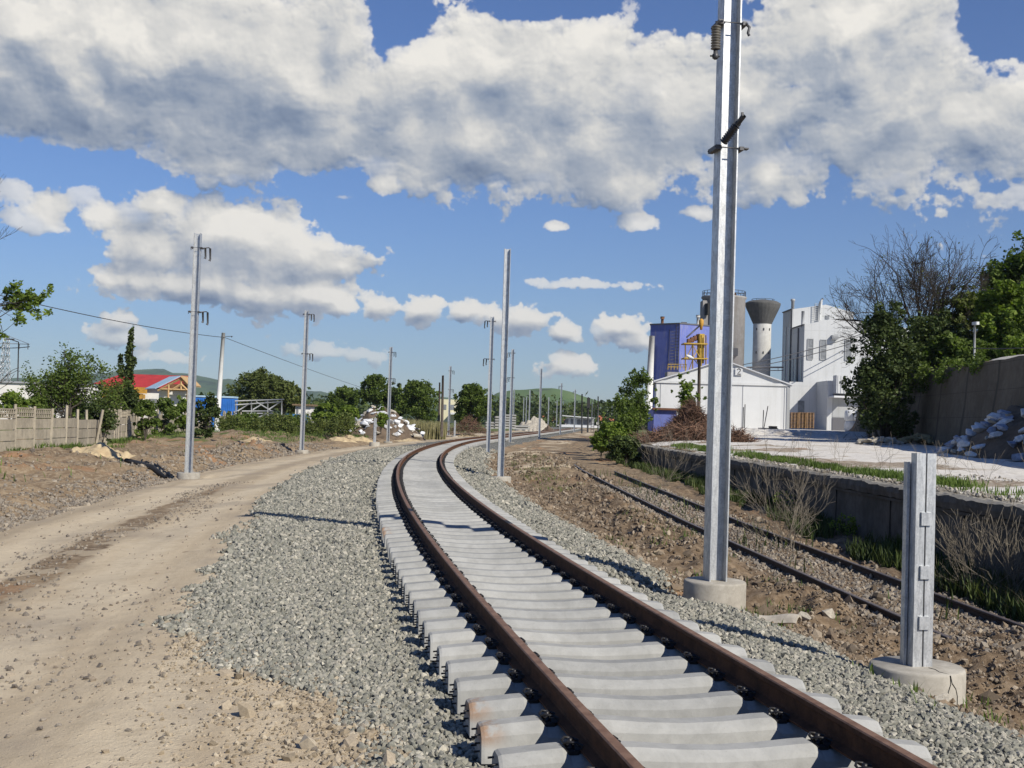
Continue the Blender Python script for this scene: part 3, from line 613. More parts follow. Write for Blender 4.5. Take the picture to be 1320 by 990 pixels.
# ------------------------------------------------------------------ masts and posts
def hd(y): return -float(np.interp(y, ty_, th_))
def put(px, py, Y): p = at(px, py, Y); return p
MG = 'galvanised catenary masts along the line'
p = atz(921.5, 748, -.45); NM = p
mast(p, .16, 9.4, 'tallest steel mast with two insulators on a round concrete base, cut off at the top', [(7.78, -1, 'hang'), (6.02, -1, 'tilt')], found=True)
def pm(px, py, pyt, hgt, label, fits, pxt=None, arm=1):
    Y = hgt*FPX/(py-pyt); p = at(px, py, Y)
    return mast(p, hd(Y), hgt, label, [(hgt-(f-pyt)*Y/FPX, arm, 'pair') for f in fits])
pm(243, 609, 300, 9.1, 'steel mast with hanging rods beyond the dirt road, close to the sand heap', (319, 402))
pm(389, 580, 400, 9.1, 'steel mast with fittings beside the dirt road, in front of the white hut', (405, 456))
pm(500, 569, 447, 9.1, 'steel mast with fittings standing in front of the white rubble heap', (454, 488))
pm(578, 561, 472, 9.1, 'slim steel mast by the bend of the track, beside two dark timber poles', (478, 502))
pm(645, 614, 320, 9.1, 'bare steel mast without fittings on the inside of the curve', ())
pm(629, 584, 408, 9.1, 'steel mast with rods on its outer side, just behind the tall bare mast', (414, 463), arm=-1)
pm(657.5, 570, 450, 9.1, 'steel mast with rods, standing second behind the tall bare mast', (455, 487), arm=-1)
pm(695, 567, 475, 8.9, 'slim bare steel mast inside the curve, before the green hill', ())
pm(722, 561, 494, 8.9, 'thin steel mast with a small fitting, right after the slim bare one', (498,), arm=-1)
pm(740, 557, 502, 8.9, 'thin steel mast close to the dark signal post', (505,), arm=-1)
for i, (x, t, b) in enumerate([(413,335,525),(450,270,540),(478,260,540),(510,190,605),(560,310,430),(597,355,530),(655,350,520),(697,335,500),(713,265,600),(770,340,535),(790,300,500),(803,300,575),(870,310,530),(905,380,520),(938,335,530),(962,350,460),(1175,315,590),(1233,330,540),(1268,350,560),(1312,380,540),(110,260,460),(170,310,400),(345,180,520),(265,300,520),(1345,330,540),(1390,335,560),(1480,345,560),(1530,350,560)]):
    px, pt, pb = 620+x/8.25, 480+t/8.25, 480+b/8.25
    Y = 8.6*FPX/(pb-pt)*1.0; q = at(px, pb, Y)
    m = hbeam(MB(), 8.6, .26, .26); o = m.build('catenary_mast', M['steel'], None, loc=tuple(q), rz=-.09, label='thin grey mast in the distant thicket of masts below the green hill', category='mast', group='distant thicket of masts')
# low posts
def low_post(p, rz, label, h=1.95):
    r = empty('anchor_post', p, rz, label=label, category='post', group='short steel posts on round bases')
    m = MB()
    for sx in (-1, 1):
        m.box((sx*.0665, -.10, h/2), (.113, .014, h)); m.box((sx*.115, -.015, h/2), (.014, .17, h)) if sx > 0 else None
        m.box((sx*.012+sx*.006, -.055, h/2), (.008, .08, h))
    m.box((-.117, -.045, h/2), (.012, .10, h)); m.build('front_channel', M['steel'], r)
    m = MB(); hb = h-.085; m.box((-.138, .06, hb/2), (.014, .11, hb)); m.box((-.085, .11, hb/2), (.10, .012, hb)); m.box((-.152, .012, hb/2), (.03, .012, hb)); m.box((-.02, .055, hb/2), (.012, .1, hb)); m.build('rear_channel', M['steel'], r)
    for ch in r.children: ch.scale = (.82, .82, 1)
    for z in (.40, .86, 1.35): b = MB(); b.box((0, -.099, z*h/1.95), (.105, .02, .12)); b.build('batten_plate', M['steel'], r)
    f = found_mesh(.425, .95); f.build('foundation', M['crackcon'], r)
    ck = MB(); pts = [(.0, -.12), (.05, -.20), (.03, -.28), (.07, -.36), (.05, -.405)]
    return r
M['crackcon'] = M['found']
P1 = atz(1182, 857, -.45); r = low_post(P1, .24, 'short steel post of joined channels on a cracked round base in the near ballast')
ck = MB()
def crackline(pts, w_=.004):
    for a, b in zip(pts[:-1], pts[1:]):
        ck.tube([a, b], w_, 4)
def onbase(ang, z, r_=.4255): return (r_*math.cos(ang), r_*math.sin(ang), z)
cl_ = [(.03, -.14, .001), (.05, -.22, .001), (.02, -.32, .001), (.06, -.40, -.003)]
crackline(cl_); A0 = -1.42
crackline([onbase(A0+dx, z) for dx, z in [(0, -.01), (.05, -.08), (.16, -.13), (.22, -.20), (.22, -.33), (.235, -.42)]], .005)
crackline([onbase(A0+dx, z) for dx, z in [(0, -.02), (.01, -.09), (-.05, -.16), (-.02, -.24), (.04, -.30), (.10, -.34)]], .005)
ck.build('crack_line', M['black'], r)
for (px, py, pt, lb) in [(483, 570, 539, 'short steel post beside the mast in front of the white rubble heap'), (586, 562, 542, 'tiny short steel post by the slim mast at the bend of the track')]:
    Y = 1.95*FPX/(py-pt); low_post(at(px, py, Y), .05, lb)
# ------------------------------------------------------------------ other poles and wires
def simple_pole(name, px, py, Y, pxt, pyt, r0, r1, m, label, cat, extra=None):
    a = at(px, py, Y); b = at(pxt, pyt, Y); o = empty(name, tuple(a), label=label, category=cat)
    mb = MB(); mb.tube([(0, 0, -.4), tuple((b-a)/2), tuple(b-a)], [r0, (r0+r1)/2, r1], 10); mb.build('pole', m, o)
    if extra: extra(o, b-a)
    return o
def br(o, t):
    mb = MB(); mb.tube([tuple(t+[0, 0, -.35]), tuple(t+[.9, 0, -.30])], .03, 6); mb.tube([tuple(t+[.8, 0, -.30]), tuple(t+[.8, 0, -.42])], .05, 6); mb.build('bracket', M['steeldark'], o)
M['whitecon'] = mat('pale_concrete_pole', (.62, .62, .60), .8, 0, .12, 2)
simple_pole('utility_pole', 279, 560, 112, 288, 429, .27, .17, M['whitecon'], 'pale round concrete utility pole leaning slightly, carrying the wire past the blue container', 'utility pole', br)
simple_pole('timber_pole', 569.5, 558, 120, 571, 484, .16, .11, M['pole'], 'taller dark timber pole beside the slim mast', 'pole')
simple_pole('timber_pole', 566, 548, 165, 566.8, 493, .16, .11, M['pole'], 'shorter dark timber pole behind the taller timber one', 'pole')
simple_pole('timber_pole', 605, 552, 165, 605.5, 495, .13, .08, M['pole'], 'thin timber pole in front of the round green tree at the bend', 'pole')
simple_pole('leaning_pole', 836, 522, 95, 840.5, 433, .32, .22, M['whitecon'], 'pale leaning concrete pole in front of the purple blue building', 'pole')
def lampx(o, t):
    mb = MB(); mb.tube([tuple(t+[0, 0, -.5]), tuple(t+[-.35, -.1, -.1]), tuple(t+[-.6, -.2, .1])], .035, 6); mb.build('lamp_arm', M['steeldark'], o)
    mb = MB(); q = t+[-.75, -.25, .12]; mb.tube([tuple(q+[.28, .1, -.1]), tuple(q+[0, 0, 0]), tuple(q+[-.3, -.1, .14])], [.07, .15, .05], 8); mb.build('lamp_head', M['white'], o)
simple_pole('lamp_post', 900.5, 548, 88, 901.5, 463, .14, .11, M['pole'], 'dark timber lamp post with a white lamp head in front of the white tent', 'lamp post', lampx)
def lampy(o, t):
    mb = MB(); mb.tube([tuple(t), tuple(t+[-.8, 0, .25])], .06, 6); mb.box(tuple(t+[-1.0, 0, .3]), (.9, .3, .14)); mb.build('lamp_head', M['steeldark'], o)
simple_pole('street_lamp', 22, 530, 135, 24, 441, .09, .06, M['steeldark'], 'dark street lamp beyond the fence near the lattice pylon', 'street lamp', lampy)
def wire(name, pts, r_, label, sag=0, m=None):
    P = []
    for a, b in zip(pts[:-1], pts[1:]):
        for t in np.linspace(0, 1, 14)[:(-1 if b is not pts[-1] else None)]:
            q = a*(1-t)+b*t; q = q.copy(); q[2] -= sag*4*t*(1-t); P.append(q)
    mb = MB(); mb.tube(P, r_, 5); return mb.build(name, m or M['wire'], None, label=label, category='wire')
wire('overhead_wire', [at(-60, 366, 60), at(289.5, 435, 112), at(520, 516, 260)], .028, 'long sagging black wire carried by the pale utility pole', .35)
wire('overhead_wire', [at(958, 470, 140), at(1112, 430, 148)], .05, 'upper of two thin cables strung across the tall white building', .3)
wire('overhead_wire', [at(958, 475, 140), at(1112, 438, 148)], .05, 'lower of two thin cables strung across the tall white building', .3)
wire('overhead_wire', [at(-20, 446, 390), at(38, 447, 300)], .12, 'short stretch of power line beside the lattice pylon', .5)
# pylon
py_ = at(5, 508, 400); o = empty('power_pylon', tuple(py_), label='far grey lattice power pylon at the edge of the photo', category='pylon')
mb = MB(); k_ = 400/FPX; hh = 76*k_
for i in range(9):
    z0, z1 = hh*i/9, hh*(i+1)/9; w0, w1 = 1.6*(1-i/9*.6), 1.6*(1-(i+1)/9*.6)
    for (ax, ay) in ((1, 1), (1, -1), (-1, -1), (-1, 1)):
        bx, by = -ay, ax
        mb.tube([(ax*w0, ay*w0, z0), (ax*w1, ay*w1, z1)], .11, 4); mb.tube([(ax*w0, ay*w0, z0), (bx*w1, by*w1, z1)], .08, 4); mb.tube([(bx*w0, by*w0, z0), (ax*w1, ay*w1, z1)], .08, 4)
mb.build('lattice_tower', M['steel'], o); mb = MB(); mb.tube([(-6, 0, hh*.86), (8, 0, hh*.86)], .12, 4); mb.tube([(-6, 0, hh*.86), (0, 0, hh), (8, 0, hh*.86)], .1, 4); mb.build('crossarm', M['steel'], o)
for sx in (4.5, 7.5): mb = MB(); mb.tube([(sx, 0, hh*.86), (sx, 0, hh*.86-1.8)], .16, 5); mb.build('insulator', M['steeldark'], o)
# ------------------------------------------------------------------ leaves and trees
def leaf_cloud(name, clumps, n, size, m, parent=None, flat=0., seed=0, shell=.55, **tags):
    g_ = np.random.default_rng(seed+100); C = np.array(clumps, float)         # x y z rx ry rz
    wts = (C[:, 3]*C[:, 4]*C[:, 5])**(.62); wts /= wts.sum(); ci = g_.choice(len(C), n, p=wts)
    d = g_.normal(size=(n, 3)); d /= np.linalg.norm(d, axis=1)[:, None]; rad = shell+(1-shell)*g_.random(n)**.7; rad *= 1+.16*g_.normal(size=n)*(g_.random(n) < .35)
    P = C[ci, :3]+d*rad[:, None]*C[ci, 3:6]
    # thin the cloud with noise so that gaps show
    s_ = C[ci, 3:6].mean(1); nn = fbm(P[:, 0]/(s_*.55)+P[:, 2]*.7, P[:, 1]/(s_*.55)+P[:, 2]/(s_*.55), 2, seed+5); keep = nn > .38
    P = P[keep]; n = len(P); d = d[keep]
    a = g_.normal(size=(n, 3)); a[:, 2] *= .6; a /= np.linalg.norm(a, axis=1)[:, None]; b = np.cross(a, g_.normal(size=(n, 3))); b /= np.linalg.norm(b, axis=1)[:, None]
    sz = size*(.6+.8*g_.random(n)); a *= sz[:, None]*.62; b *= sz[:, None]*.38
    V = np.stack([P-a, P+b, P+a, P-b], 1).reshape(-1, 3); Fq = np.arange(4*n).reshape(n, 4)
    return rawmesh(name, V, Fq, m, parent, **tags)
def branches(mb, p, d, L, r, depth, g_, out, spread=.55, up=.15, nb=(2, 4), minr=.008, seg=3, thin=.68, sides=5):
    pts = [p]; q = p.copy(); dd = d.copy()
    for i in range(seg):
        dd = dd+g_.normal(size=3)*.12+np.array([0, 0, up*.25]); dd /= np.linalg.norm(dd); q = q+dd*L/seg; pts.append(q.copy())
    mb.tube(pts, list(np.linspace(r, max(minr, r*thin), len(pts))), sides if depth > 1 else 3, cap=False)
    if depth == 0: out.append(pts[-1]); return
    for i in range(g_.integers(nb[0], nb[1]+1)):
        t = 1 if i == 0 else g_.uniform(.35, 1); base = pts[min(seg, int(t*seg))]
        nd = dd+g_.normal(size=3)*spread*(1 if i else .4); nd[2] += up; nd /= np.linalg.norm(nd)
        branches(mb, np.array(base), nd, L*g_.uniform(.62, .85), max(minr, r*thin*(.95 if i == 0 else .7)), depth-1, g_, out, spread, up, nb, minr, seg, thin, sides)
def clumps_for(w_, h_, z0, n, g_, rr=.33, asp=.8):
    out = []
    for i in range(n):
        t = g_.random()**.8; a = g_.uniform(0, 2*math.pi); zc = z0+h_*(.12+.76*t); prof = math.sin(math.pi*min(1, .22+.72*t))**.7; rad = w_/2*prof*g_.random()**.42*.80
        s_ = rr*w_*g_.uniform(.55, 1.05)*.72; out.append((rad*math.cos(a), rad*math.sin(a), zc, s_, s_, s_*asp))
    for i in range(int(n*1.1)):
        t = g_.random()**.8; a = g_.uniform(0, 2*math.pi); zc = z0+h_*(.10+.90*t); prof = math.sin(math.pi*min(1, .22+.72*t))**.7; rad = w_/2*prof*g_.uniform(.88, 1.16)
        s_ = w_*g_.uniform(.035, .085); out.append((rad*math.cos(a), rad*math.sin(a), zc, s_, s_, s_*g_.uniform(.7, 1.7)))
    return out
def tree(name, px, pyb, Y, wpx, hpx, m, label, n=5000, leaf=.22, seed=1, trunk=.16, nc=16, group=None, z0f=.12, cat='tree', asp=.8, gap=.33, base=None, lean=(0, 0, 1), tr=True, shell=.35):
    k_ = Y/FPX; p = at(px, pyb, Y) if base is None else np.array(base, float); w_, h_ = wpx*k_, hpx*k_; g_ = np.random.default_rng(seed)
    tg = dict(label=label, category=cat); 
    if group: tg['group'] = group
    o = empty(name, tuple(p), **tg)
    cl = clumps_for(w_, h_*(1-z0f), h_*z0f, nc, g_, gap, asp)
    mb = MB(); mb.tube([(0, 0, -.3), (0, 0, h_*z0f+.1), (g_.normal()*.1*w_*.3, 0, h_*.55)], [trunk, trunk*.8, trunk*.4], 8)
    for c_ in cl[:10]: mb.tube([(0, 0, h_*z0f*.9), (c_[0]*.5, c_[1]*.5, (h_*z0f+c_[2])/2), c_[:3]], [trunk*.5, trunk*.33, trunk*.12], 5)
    mb.build('trunk' if cat == 'tree' else 'stem', M['bark'], o)
    leaf_cloud('crown' if cat == 'tree' else 'foliage', cl, n, leaf, m, o, seed=seed, shell=shell); return o
TG = 'leafy trees behind the rubble heap and fence'
tree('leafy_tree', 335, 536, 190, 78, 56, M['leafD'], 'wide olive green tree behind the steel frame and white hut', 17000, .34, 1, nc=26, group=TG, z0f=.05)
tree('leafy_tree', 366, 536, 185, 46, 44, M['leafD'], 'lower olive tree merging with the wide one by the white hut', 9000, .34, 2, nc=16, group=TG, z0f=.05)
tree('leafy_tree', 447, 540, 200, 50, 40, M['leafA'], 'low bushy tree at the start of the row behind the rubble', 9000, .32, 3, nc=16, group=TG, z0f=.05)
tree('leafy_tree', 484, 542, 195, 46, 60, M['leafA'], 'tallest pointed tree behind the white rubble heap', 11000, .3, 4, nc=18, group=TG, z0f=.05)
tree('leafy_tree', 507, 542, 195, 34, 48, M['leafC'], 'dark tree just behind the mast at the rubble heap', 9000, .3, 5, nc=14, group=TG, z0f=.05)
tree('leafy_tree', 537, 544, 190, 56, 53, M['leafA'], 'broad rounded green tree at the end of the row behind the rubble', 17000, .3, 6, nc=26, group=TG, z0f=.04)
tree('leafy_tree', 608, 549, 160, 50, 52, M['leafA'], 'broad rounded green tree standing alone by the bend of the track', 17000, .26, 7, nc=26, group=TG, z0f=.03)
tree('leafy_shrub', 418, 552, 112, 34, 34, M['leafB'], 'bright green sapling clump beside the white hut', 3500, .22, 8, nc=12, z0f=.0, trunk=.06, cat='shrub')
tree('leafy_shrub', 448, 552, 110, 30, 30, M['leafB'], 'bright green sapling clump before the rubble heap', 3000, .22, 9, nc=12, z0f=.0, trunk=.06, cat='shrub')
tree('leafy_shrub', 491, 556, 108, 18, 34, M['leafB'], 'small green sapling growing in front of the white rubble', 2000, .18, 10, nc=8, z0f=.0, trunk=.05, cat='shrub')
# left garden
def branchy(name, base, h_, spreadw, label, m, n, leaf, seed, depth=4, up=.2, nb=(2, 3), cat='tree', r0=.13, cl=.32, L=None, spread=.6, nstem=3, shell=.1):
    g_ = np.random.default_rng(seed); o = empty(name, tuple(base), label=label, category=cat); mb = MB(); out = []
    for i in range(nstem):
        d = np.array([g_.normal()*.35, g_.normal()*.35, 1.]); d /= np.linalg.norm(d)
        branches(mb, np.array([g_.normal()*.1, g_.normal()*.1, -.2]), d, (L or h_*.33), r0, depth, g_, out, spread, up, nb, .012)
    mb.build('trunk', M['bark'], o)
    if n: leaf_cloud('crown', [(*q, cl*g_.uniform(.6, 1.3), cl*g_.uniform(.6, 1.3), cl*g_.uniform(.6, 1.2)) for q in out], n, leaf, m, o, seed=seed, shell=shell)
    return o
branchy('apple_tree', at(82, 562, 70), 6.0, 5, 'wide spreading garden tree with gappy dark green crown behind the fence', M['leafA'], 16000, .13, 21, 4, .16, (2, 4), cl=.5, L=2.0, spread=.75, nstem=4, r0=.09)
tree('garden_shrub', 122, 577, 66, 52, 62, M['leafC'], 'big dark green bush growing through the gap in the concrete fence', 7000, .13, 22, nc=22, z0f=.0, trunk=.05, cat='shrub')
g_ = np.random.default_rng(5); o = empty('young_tree', tuple(at(165, 560, 82)), label='slim upright young tree with a dark columnar crown and thin top', category='tree')
mb = MB(); mb.tube([(0, 0, -.2), (.05, 0, 3), (.1, 0, 7.6)], [.1, .07, .015], 6); mb.build('trunk', M['bark'], o)
leaf_cloud('crown', [(g_.normal()*.28*(1-t*.75), g_.normal()*.28*(1-t*.7), 1.6+t*5.6, .48*(1-t*.72), .48*(1-t*.72), .5) for t in np.linspace(0, 1, 20)]+[(-.75, 0, 5.2, .2, .2, .5), (-.6, 0, 4.4, .35, .3, .5)], 6500, .17, M['leafC'], o, seed=5, shell=.2)
for i, (px, py, Y, w_, h_, mm, lb) in enumerate([(150, 548, 100, 60, 48, 'leafD', 'loose orange green shrub in front of the red roofed house'), (187, 566, 80, 36, 50, 'leafA', 'mid green shrub in front of the lattice topped fence panels'), (212, 560, 92, 36, 48, 'leafA', 'green shrub under the open timber gable'), (236, 560, 96, 30, 50, 'leafB', 'light green shrub just behind the mast by the road'), (265, 566, 88, 36, 60, 'leafC', 'dense dark shrub in front of the blue container'), (12, 540, 62, 50, 34, 'leafB', 'bright leaved shrub behind the first fence panels'), (48, 548, 64, 40, 36, 'leafA', 'low leafy shrub behind the fence under the garden tree'), (318, 560, 108, 44, 26, 'leafA', 'low tangled shrub below the steel frame'), (352, 562, 106, 36, 22, 'leafC', 'low dark shrub by the mast before the white hut'), (375, 560, 108, 30, 24, 'leafA', 'low shrub in front of the blue tarpaulin'), (300, 560, 112, 24, 30, 'leafD', 'sparse shrub beside the pale utility pole')]):
    tree('leafy_shrub', px, py, Y, w_, h_, M[mm], lb, 3800, .15*Y/90+.03, 30+i, nc=14, z0f=.0, trunk=.05, cat='shrub', gap=.36)
# tree reaching in from the edge
o = branchy('edge_tree', at(-52, 560, 50), 10, 5, 'tree at the photo edge with bare upper twigs and bright green lower leaves', M['leafB'], 0, .13, 41, 5, .22, (2, 3), L=2.6, spread=.5, nstem=2, r0=.12)
mb = MB(); g_ = np.random.default_rng(3); out = []
b0 = at(-52, 560, 50)
for (px, py, L) in [(-30, 420, 1.2), (-30, 400, 1.2), (-30, 440, .8), (-34, 385, 1.1)]:
    q = at(px, py, 50)-b0; d = np.array([.95, 0, .12+g_.normal()*.12]); branches(mb, q, d/np.linalg.norm(d), L, .03, 3, g_, out, .4, .05, (2, 3), .006)
mb.tube([at(-50, 480, 50)-b0, at(-40, 420, 50)-b0, at(-30, 385, 50)-b0, at(-24, 330, 50)-b0, at(-22, 255, 50)-b0], [.08, .06, .05, .035, .02], 6)
for (px, py, L) in [(-20, 330, .8), (-20, 290, .8), (-20, 260, .7)]:
    q = at(px, py, 50)-b0; d = np.array([.35, 0, .9]); branches(mb, q, d/np.linalg.norm(d), L, .02, 3, g_, [], .35, .15, (2, 3), .006)
mb.build('branches', M['bark'], o); leaf_cloud('crown', [(*q, .22, .22, .2) for q in out], 2600, .13, M['leafB'], o, seed=8, shell=.1)
# right-hand side vegetation
SG = 'shrubs at the end of the loading platform'
for i, (px, py, Y, w_, h_, mm, lb) in enumerate([(822, 560, 84, 50, 84, 'leafA', 'tall dark green shrub beside the leaning pole at the platform end'), (800, 572, 80, 50, 62, 'leafA', 'green shrub at the corner of the loading platform'), (788, 588, 72, 44, 44, 'leafB', 'bright yellow green shrub at the foot of the platform corner'), (775, 585, 76, 30, 30, 'leafB', 'small bright shrub beside the dirt path'), (806, 598, 66, 40, 36, 'leafC', 'dark shrub in the shade of the platform corner')]):
    tree('leafy_shrub', px, py, Y, w_, h_, M[mm], lb, 6500, .14, 60+i, nc=20, z0f=.0, trunk=.05, cat='shrub', group=SG, gap=.34, shell=.2)
tree('sapling', 886, 556, 84, 42, 76, M['leafB'], 'slim leafy sapling in front of the white tent beside the lamp post', 2600, .17, 70, nc=12, z0f=.1, trunk=.05, gap=.34, shell=.2)
tree('dark_tree', 1138, 562, 66, 92, 172, M['leafC'], 'dense dark green tree in front of the white building and the retaining wall', 24000, .16, 71, nc=64, z0f=-.10, trunk=.18, gap=.32)
o = tree('dark_tree', 1200, 520, 70, 96, 118, M['leafC'], 'dark leafy tree hanging over the top of the retaining wall', 16000, .17, 72, nc=44, z0f=.0, trunk=.16, gap=.32)
for i, (px, py, Y, w_, h_, mm, n_, lb) in enumerate([(1243, 478, 72, 80, 110, 'leafD', 9000, 'olive green tree on the slope beside the bare tree'), (1296, 470, 68, 84, 110, 'leafB', 14000, 'bright green tree on the slope above the wall, nearest the photo edge'), (1330, 455, 76, 96, 158, 'leafA', 14000, 'tall green tree at the top of the slope'), (1296, 455, 77, 84, 124, 'leafA', 9000, 'mid green tree higher on the slope behind the bright one'), (1225, 490, 68, 70, 56, 'leafA', 6000, 'low green shrub along the top of the retaining wall')]):
    k_ = Y/FPX; b = at(px, py, Y); tree('hillside_tree', px, py, Y, w_, h_, M[mm], lb, n_, .2, 80+i, nc=30, z0f=.02, trunk=.14, gap=.32, base=(b[0], b[1], b[2]))
# big leafless tree
g_ = np.random.default_rng(12); o = empty('bare_tree', tuple(at(1188, 482, 74)), label='large bare branched tree with fine twigs standing above the retaining wall', category='tree')
mb = MB(); out = []
for i in range(9):
    a = 2*math.pi*i/9; d = np.array([math.cos(a)*.62*(i % 2+.3), math.sin(a)*.62*(i % 2+.3), 1.]); d /= np.linalg.norm(d)
    branches(mb, np.array([0, 0, .2]), d, 2.75, .12, 7, g_, out, .46, .07, (2, 3), .0085, 3, .70)
mb.tube([(0, 0, -1.5), (0, 0, .5)], [.26, .2], 10); mb.build('trunk', M['bark'], o)
gq = np.array(out); sel = gq[g_.random(len(gq)) < .10]
leaf_cloud('crown', [(*q, .3, .3, .3) for q in sel], 900, .10, M['leafD'], o, seed=12)

for i, (px, py, Y, w_, h_, mm) in enumerate([(1262, 470, 64, 46, 30, 'leafA'), (1310, 468, 62, 50, 34, 'leafB'), (1282, 462, 70, 60, 44, 'leafA'), (1330, 462, 66, 60, 60, 'leafA')]):
    tree('hillside_shrub', px, py, Y, w_, h_, M[mm], ['small shrub beside the camera post above the wall', 'bright shrub on the wall top at the photo edge', 'shrub between the olive and bright trees on the slope', 'tall shrub behind the bright one at the photo edge'][i], 4500, .13, 180+i, nc=16, z0f=0., trunk=.05, cat='shrub')
g_ = np.random.default_rng(44); cl = []
for i in range(70):
    px = g_.uniform(285, 450); Y = g_.uniform(98, 118); q = at(px, 552+g_.uniform(-6, 6), Y); r_ = g_.uniform(.25, 1.0)**1.3; cl.append((q[0], q[1], q[2]+r_*.4, r_*1.3, r_, r_))
leaf_cloud('undergrowth', cl, 15000, .16, M['leafD'], seed=44, shell=.3, kind='stuff', label='tangled undergrowth between the fence end and the rubble heap', category='undergrowth')
# ------------------------------------------------------------------ buildings
def T_(label, cat, **k): return dict(label=label, category=cat, **k)
M['purple'] = concrete('purple_blue_render', (.155, .19, .46), (.12, .15, .39), (.22, .21, .30), (.32, .30, .34), .25, .45)
M['silo'] = concrete('stained_silo_concrete', (.33, .32, .31), (.25, .24, .23), (.16, .14, .12), (.20, .16, .13), .3, .5)
M['towerdk'] = concrete('dark_tank_concrete', (.13, .13, .125), (.09, .09, .088), (.05, .05, .05), (.16, .15, .14), .3, .5)
M['towerlt'] = concrete('pale_shaft_concrete', (.50, .50, .48), (.40, .40, .385), (.25, .24, .23), (.30, .29, .27), .3, .4)
M['yellow'] = mat('yellow_steel', (.50, .33, .05), .6, 0, .35, 1.5)
M['rusty'] = mat('rust_brown', (.18, .085, .045), .85, 0, .4, 2)
M['tent'] = mat('white_tent_fabric', (.62, .63, .63), .55, 0, .06, .5)
M['tentroof'] = mat('tent_roof_fabric', (.54, .55, .575), .55, 0, .06, .5)
M['seam'] = mat('grey_seam', (.30, .31, .33), .7)
M['clad'] = mat('white_cladding', (.50, .51, .51), .55, 0, .06, .3)
M['cladgr'] = mat('grey_cladding', (.34, .35, .355), .6, 0, .1, .3)
M['trim'] = mat('dark_roof_trim', (.10, .10, .11), .6)
M['pallet'] = mat('pallet_wood', (.28, .17, .08), .85, 0, .5, 3)
M['redroof'] = mat('red_roof', (.42, .04, .035), .55, 0, .25, 1.2)
M['housewall'] = mat('white_house_wall', (.72, .70, .66), .8, 0, .1, 1)
M['timber'] = mat('new_timber', (.50, .33, .16), .8, 0, .25, 4)
M['blue'] = mat('blue_container', (.03, .16, .52), .5, 0, .2, 1)
M['paleblue'] = mat('pale_blue_sheet', (.40, .55, .66), .5, 0, .2, 1)
M['ochre'] = mat('ochre_board', (.50, .27, .04), .7, 0, .4, 1.5)
M['tarp'] = mat('blue_tarpaulin', (.05, .16, .33), .6, 0, .4, 2)
M['bag'] = mat('white_bag', (.62, .63, .64), .7, 0, .25, 3, .3, 8)
M['bagblue'] = mat('bluish_block', (.30, .34, .44), .8, 0, .4, 3, .3, 8)
M['purpleprint'] = mat('purple_print', (.13, .10, .35), .7)
M['sandheap'] = mat('yellow_sand', (.50, .40, .24), .95, 0, .35, 2.5, .8, 14, (.36, .27, .16))
M['rubble'] = mat('rubble_stone', (.42, .38, .31), .9, 0, .35, 3, .5, 12)
M['rubbleyel'] = mat('ochre_stone', (.30, .25, .14), .9, 0, .35, 3, .5, 12)
M['earth'] = mat('dark_earth', (.13, .095, .065), .95, 0, .4, 2, .9, 9)
def ribbed(m, sx, sz, amt=.10, jc=(.2, .2, .2)):
    N = NT(m.node_tree); b = N.n['Principled BSDF']; L0 = b.inputs['Base Color'].links; src = L0[0].from_socket
    g_ = N.new('ShaderNodeNewGeometry').outputs['Position']; s3 = N.new('ShaderNodeSeparateXYZ'); N.l.new(g_, s3.inputs[0])
    u = N.math('ADD', s3.outputs[0], s3.outputs[1]); r1 = N.math('LESS_THAN', N.math('FRACT', N.math('MULTIPLY', u, sx)), .06); r2 = N.math('LESS_THAN', N.math('FRACT', N.math('MULTIPLY', s3.outputs[2], sz)), .02)
    mp = N.new('ShaderNodeMapping'); N.l.new(g_, mp.inputs[0]); mp.inputs['Scale'].default_value = (1, 1, .12); st = N.ramp(N.noise(mp.outputs[0], 1.1, 5, .7), .5, .72, 0, .35)
    c = N.mix(N.math('MULTIPLY', N.math('MAXIMUM', r1, r2), amt), src, jc); c = N.mix(st, c, N.mix(1, c, (.74, .73, .69), 'MULTIPLY')); N.l.new(c, b.inputs['Base Color'])
ribbed(M['clad'], 1.0, .28, .22); ribbed(M['cladgr'], 1.6, .3, .25); ribbed(M['tent'], .18, .05, .12); ribbed(M['retain'], .21, .8, .7, (.05, .045, .038))
def Xp(px, Y): return at(px, 552, Y)[0]
def Zp(px, py, Y): return at(px, py, Y)[2]
# --- white tent
TY = 100.; tk = TY/FPX; rz = -.115
c0 = at(930, 552, TY); o = empty('storage_tent', tuple(c0), rz, **T_('big white storage tent with a low gable and the number 2 on its gable', 'tent'))
hw = 171/2*tk; ev = 60*tk; pk = 88*tk; dep = 16
mb = MB(); mb.prism([(-hw, 0), (hw, 0), (hw, dep), (-hw, dep)], -.3, ev); mb.add([(-hw, 0, ev), (hw, 0, ev), (0, 0, pk)], [(0, 1, 2)]); mb.add([(-hw, dep, ev), (0, dep, pk), (hw, dep, ev)], [(0, 1, 2)]); mb.build('wall', M['tent'], o)
mb = MB()
for s_ in (-1, 1):
    a = (s_*(hw+.18), ev-.10); b = (0, pk+.06)
    pts = [(a[0], -.22, a[1]), (a[0], dep+.2, a[1]), (b[0], dep+.2, b[1]), (b[0], -.22, b[1])]; pts += [(x, y, z-.09) for x, y, z in pts]
    fs = [(0, 1, 2, 3), (7, 6, 5, 4), (0, 3, 7, 4), (1, 5, 6, 2), (0, 4, 5, 1)]
    mb.add(pts, fs if s_ > 0 else [f[::-1] for f in fs])
mb.build('roof', M['tentroof'], o)
mb = MB(); mb.box((0, -.06, ev-.13), (2*hw+.3, .1, .22)); mb.build('eaves_band', M['tent'], o)
for xx in (-hw+.05, -hw+.42, 26*tk, hw-.45):
    mb = MB(); mb.box((xx, -.012, ev/2-.15), (.05, .03, ev)); mb.build('seam', M['seam'], o)
